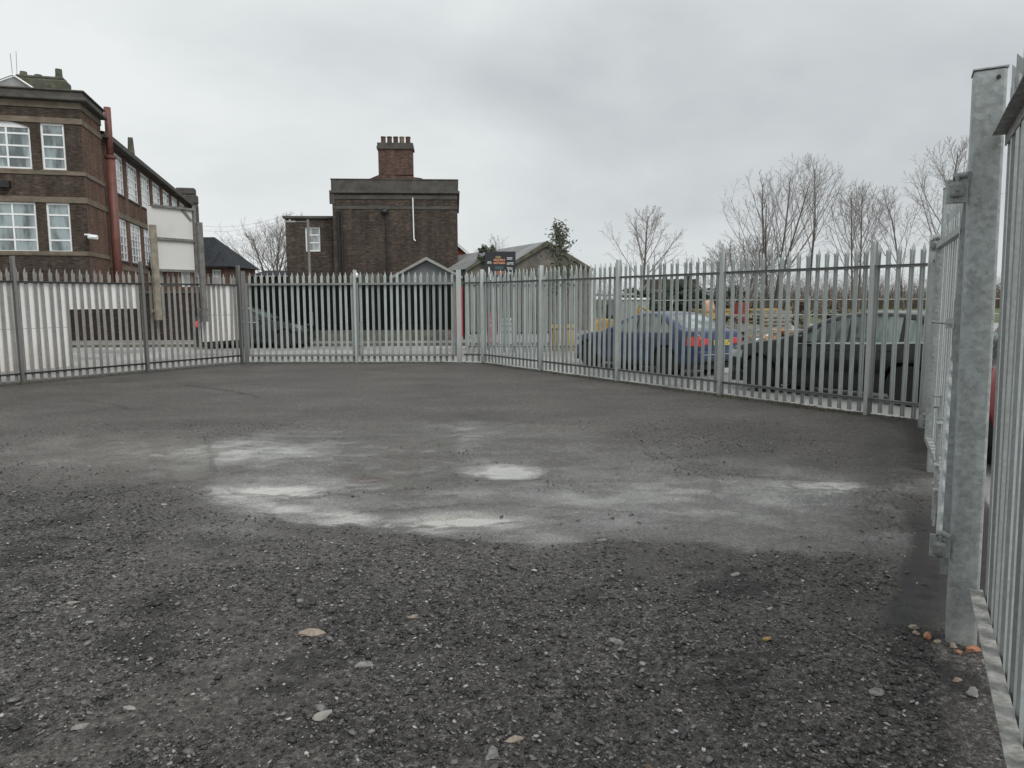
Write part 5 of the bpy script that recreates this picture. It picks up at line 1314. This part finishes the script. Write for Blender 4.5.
# ------------------------------------------------------------------ trees
def bare_tree(label, x, y, H, spread, seed, stems=1, trunk_r=.16, first=.28, group='bare winter trees beyond the yard', dens=1.0, lean=.10):
    rs = random.Random(seed)
    t = thing('bare_tree', label, 'tree', (x, y, -.1), 0, group)
    tr = MB(); cr = MB()
    K = [16, 9, 6, 4]; ANG = [(24, 46), (24, 44), (26, 50), (28, 55)]; RMIN = [.03, .016, .010, .007, .0055]
    def grow(mb_, p, d, L, r, lev):
        n = (6, 5, 4, 3, 2)[lev]
        pts = [p]; rad = [r]; q = p.copy(); dd = d.copy()
        for i in range(n):
            dd = (dd + Vector((rs.gauss(0, .055), rs.gauss(0, .055), .06 if lev else .02))).normalized()
            q = q + dd * (L / n); pts.append(q.copy()); rad.append(max(r * (1 - .75 * (i + 1) / n), RMIN[lev] * .55))
        mb_.tube(pts, rad, (7, 5, 4, 3, 3)[lev], cap=False)
        if lev >= 4: return
        k = max(2, int(K[lev] * dens + rs.random())); f0 = first if lev == 0 else .18
        for i in range(k):
            f_ = min(f0 + (1 - f0) * (i + rs.random()) / k, .97)
            u_ = f_ * n; i0 = min(int(u_), n - 1); b = pts[i0].lerp(pts[i0 + 1], u_ - i0)
            ax = (pts[i0 + 1] - pts[i0]).normalized(); az = i * 2.4 + rs.uniform(-.5, .5)
            u = ax.orthogonal().normalized(); v = ax.cross(u)
            an = R(rs.uniform(*ANG[lev])) * (spread if lev == 0 else 1)
            nd = (ax * math.cos(an) + (u * math.cos(az) + v * math.sin(az)) * math.sin(an)).normalized()
            if lev == 0: ln = H * (1.0 - f_) * rs.uniform(.62, .86) + H * .10
            else: ln = L * (1.0 - .55 * f_) * rs.uniform(.34, .56)
            grow(cr, b, nd, ln, max(rad[i0] * rs.uniform(.38, .55), RMIN[lev + 1]), lev + 1)
    for q in range(stems):
        a = 6.28 * q / max(stems, 1) + rs.random(); l_ = 0 if stems == 1 else lean * rs.uniform(.6, 1.5)
        d = Vector((l_ * math.cos(a), l_ * math.sin(a), 1)).normalized()
        grow(tr, Vector((.22 * (stems > 1) * math.cos(a), .22 * (stems > 1) * math.sin(a), 0)), d, H * .96 * (rs.uniform(.78, 1.0) if q else 1), trunk_r, 0)
    tr.build('trunk', M_BARK, t); cr.build('crown', M_TWIG, t)
    return t
bare_tree('rounded bare tree between the slate roof and the brick house', -22.2, 70, 10.0, 1.15, 2, 4, .15, .2, dens=.95, lean=.2)
bare_tree('lone bare tree with a fan-shaped crown right of the barn', 8.7, 50, 7.7, 1.05, 7, 1, .13, .30)
bare_tree('broad low bare tree at the left end of the clump', 13.7, 45, 5.8, 1.2, 9, 4, .09, .2, dens=.8, lean=.24)
bare_tree('tall many-stemmed bare tree in the middle of the clump', 15.7, 45, 9.3, .85, 13, 4, .10, .22, dens=.68, lean=.10)
bare_tree('slender bare tree with two long leaders right of the many-stemmed one', 17.9, 45, 9.7, .8, 17, 1, .10, .40, dens=.8)
bare_tree('narrow upright bare tree above the last bay of the right fence', 19.6, 42, 7.9, .7, 23, 2, .08, .3, dens=.9, lean=.07)
bare_tree('thin bare tree just left of the side gate hinges', 22.4, 42, 7.8, .8, 29, 1, .08, .3, dens=.85)
bare_tree('tallest bare tree half hidden behind the nearest gate post', 22.9, 39, 9.4, .8, 33, 1, .11, .25)
bare_tree('faint bare tree top behind the dark sign board', -1.3, 68, 7.3, .9, 37, 2, .09, .4, dens=.6)
bare_tree('small bare tree filling the gap behind the many-stemmed tree', 17.2, 52, 6.3, 1.0, 41, 2, .08, .2, dens=.75, lean=.15)

def leafy(name, label, cat, x, y, z0, z1, rx, ry, n, size, mat, seed, cone=False, trunk=True, stuff=False, crown_name='crown'):
    rs = random.Random(seed)
    mb = MB(); clumps = []
    for i in range(max(8, n // 90)):
        h = rs.random(); k = (1 - h * .85) if cone else math.sin(math.pi * min(.98, .12 + .8 * h)) ** .6
        a = rs.uniform(0, 6.28); q = rs.random() ** .5
        clumps.append((x + rx * k * q * math.cos(a), y + ry * k * q * math.sin(a), z0 + (z1 - z0) * h, rs.uniform(.18, .42) * (z1 - z0) * .35))
    for i in range(n):
        c = rs.choice(clumps); r = c[3]
        p = Vector((c[0] + rs.gauss(0, r * .8), c[1] + rs.gauss(0, r), c[2] + rs.gauss(0, r * .8)))
        s = size * rs.uniform(.6, 1.4); u = Vector((rs.gauss(0, 1), rs.gauss(0, 1), rs.gauss(0, 1))).normalized(); v = u.orthogonal().normalized() * s; u = u * s
        mb.poly([p - u, p + v * .5, p + u, p - v * .5])
    if stuff: return tag(mb.build(name, mat), label, cat, kind='stuff')
    t = thing(name, label, cat, (x, y, 0))
    mb.v = [(a - x, b - y, c) for a, b, c in mb.v]
    mb.build(crown_name, mat, t)
    if trunk:
        m2 = MB(); m2.tube([(0, 0, -.1), (.05, 0, z0 + (z1 - z0) * .35), (0, .05, z1 * .9)], [.11, .07, .02], 7)
        rs2 = random.Random(seed + 1)
        for q in range(9):
            h = z0 + (z1 - z0) * rs2.uniform(.05, .8); a = rs2.uniform(0, 6.28); l_ = rx * rs2.uniform(.5, .9) * (1 - .5 * (h - z0) / (z1 - z0))
            m2.tube([(0, 0, h), (l_ * .6 * math.cos(a), l_ * .6 * math.sin(a), h + .2), (l_ * math.cos(a), l_ * math.sin(a), h + .55)], [.03, .02, .008], 4)
        m2.build('trunk', M_BARK, t)
    return t
leafy('evergreen_tree', 'small ragged evergreen standing against the barn gable', 'tree', 2.30, 35.4, 2.2, 5.15, .55, .5, 1300, .085, M_IVY, 5, cone=True)
leafy('ivy_clump', 'olive ivy clump on the ridge of the barn left gable', 'ivy', -1.1, 37.6, 3.6, 4.35, .7, .4, 700, .09, M_IVY, 6, trunk=False, crown_name='foliage')
# dark shrubs and brown scrub at the back of the yard
for i, (x, y, rx, h) in enumerate([(9.6, 44, 1.6, 2.3), (11.6, 46, 1.5, 1.9), (7.2, 42, 1.3, 2.0), (13.9, 47, 1.4, 2.3)]):
    leafy('shrub', ['dark rounded shrub directly right of the lone bare tree', 'low dark shrub between two taller dark shrubs', 'dark shrub left of the lone bare tree behind the digger', 'tall dark shrub under the broad low bare tree'][i], 'shrub', x, y, .2, h, rx, .9, 2200, .13, M_BUSH, 50 + i, trunk=False, crown_name='foliage')
def scrub(name, label, x0, x1, y0, y1, n, hmax, seed):
    rs = random.Random(seed); mb = MB()
    for i in range(n):
        x = rs.uniform(x0, x1); y = rs.uniform(y0, y1); h = hmax * rs.uniform(.35, 1.0) * (.75 + .25 * math.sin(x * .9) * math.sin(x * .37 + 1))
        p = Vector((x, y, -.1)); d = Vector((rs.gauss(0, .28), rs.gauss(0, .28), 1))
        q = p + d * h * .55; r2 = q + (d + Vector((rs.gauss(0, .3), rs.gauss(0, .3), 0))) * h * .45
        mb.tube([p, q, r2], [.022, .014, .006], 3, cap=False)
        for k in range(3):
            f_ = rs.uniform(.3, .95); b = p.lerp(r2, f_); mb.tube([b, b + Vector((rs.gauss(0, .35), rs.gauss(0, .35), rs.uniform(.1, .5))) * h * .4], [.010, .004], 3, cap=False)
    return tag(mb.build(name, M_SCRUB), label, 'scrub', kind='stuff')
scrub('scrub', 'brown leafless scrub in a long band behind the grass field', 30, 80, 98, 110, 3800, 6.0, 8)
leafy('shrub', 'brown-green bramble thicket right of the pallet stacks behind the wire fence', 'shrub', 14.5, 36, .0, 1.5, 2.6, 1.0, 2600, .10, M_SCRUB, 61, trunk=False, crown_name='foliage')
scrub('hedge', 'brown twiggy hedge on the far side of the grass field', 10, 130, 118, 130, 2600, 8.5, 12)

# weeds and moss along the fence foot
def weeds():
    rs = random.Random(77); mb = MB()
    runs = [(P0 + Vector((.2, -.10)), GR + Vector((0, -.06)), 900), (C2 + Vector((-.02, -.10)), CR + Vector((-.12, -.05)), 1500), (P0 + DL * .2 + Vector((.08, 0)), P0 + DL * 8 + Vector((.08, 0)), 700)]
    for a, b, n in runs:
        dense = [rs.random() for _ in range(24)]
        for i in range(n):
            f_ = rs.random()
            if rs.random() > dense[int(f_ * 24)]: continue
            p = a.lerp(b, f_); x, y = p.x + rs.gauss(0, .05), p.y + rs.gauss(0, .05)
            h = rs.uniform(.015, .06); dx, dy = rs.gauss(0, .03), rs.gauss(0, .03); w_ = rs.uniform(.004, .012)
            mb.poly([(x - w_, y, -.02), (x + w_, y, -.02), (x + dx, y + dy, h)])
    return tag(mb.build('weeds', M_WEED), 'short tired weeds and moss along the foot of the fences', 'weeds', kind='stuff')
weeds()
def leaves():
    rs = random.Random(99); mb = MB()
    for i in range(330):
        if i % 6: 
            a, b = rs.choice([(C2, CR), (P0, GR), (P0 + DL * 8, P0), (GA + DS * .3 - OUT * .25, GB - OUT * .2)]); p = a.lerp(b, rs.random()); x, y = p.x + rs.gauss(-.1, .12), p.y + rs.gauss(-.15, .15)
        else: x, y = rs.uniform(-5, 2), rs.uniform(2.4, 10)
        z = float(ground_fields(np.array([x]), np.array([y]))[0][0]) + .006; q = rs.uniform(.008, .022); a = rs.uniform(0, 6.28); c, s_ = math.cos(a) * q, math.sin(a) * q
        mb.poly([(x - c * 1.5, y - s_ * 1.5, z), (x + s_ * .7, y - c * .7, z + rs.uniform(0, .008)), (x + c * 1.5, y + s_ * 1.5, z + rs.uniform(0, .01)), (x - s_ * .7, y + c * .7, z)])
    return tag(mb.build('leaf_litter', plain('dead_leaf', (.085, .066, .048), .85, var=.6, scale=9)), 'scattered small dead leaves on the tarmac and along the fences', 'leaf litter', kind='stuff')
leaves()
# overhead cable
t = thing('overhead_cable', 'pair of thin overhead cables between the school and the brick house', 'cable', (0, 0, 0))
for dz in (0, .35):
    mb = MB(); A_, B_ = Vector((-24.5, 56, 7.1 + dz)), Vector((-11.8, 41, 6.2 + dz * .6)); mb.tube([A_.lerp(B_, i / 8) - Vector((0, 0, .5 * math.sin(math.pi * i / 8))) for i in range(9)], .006, 4); mb.build('cable', M_GREYCAB, t)
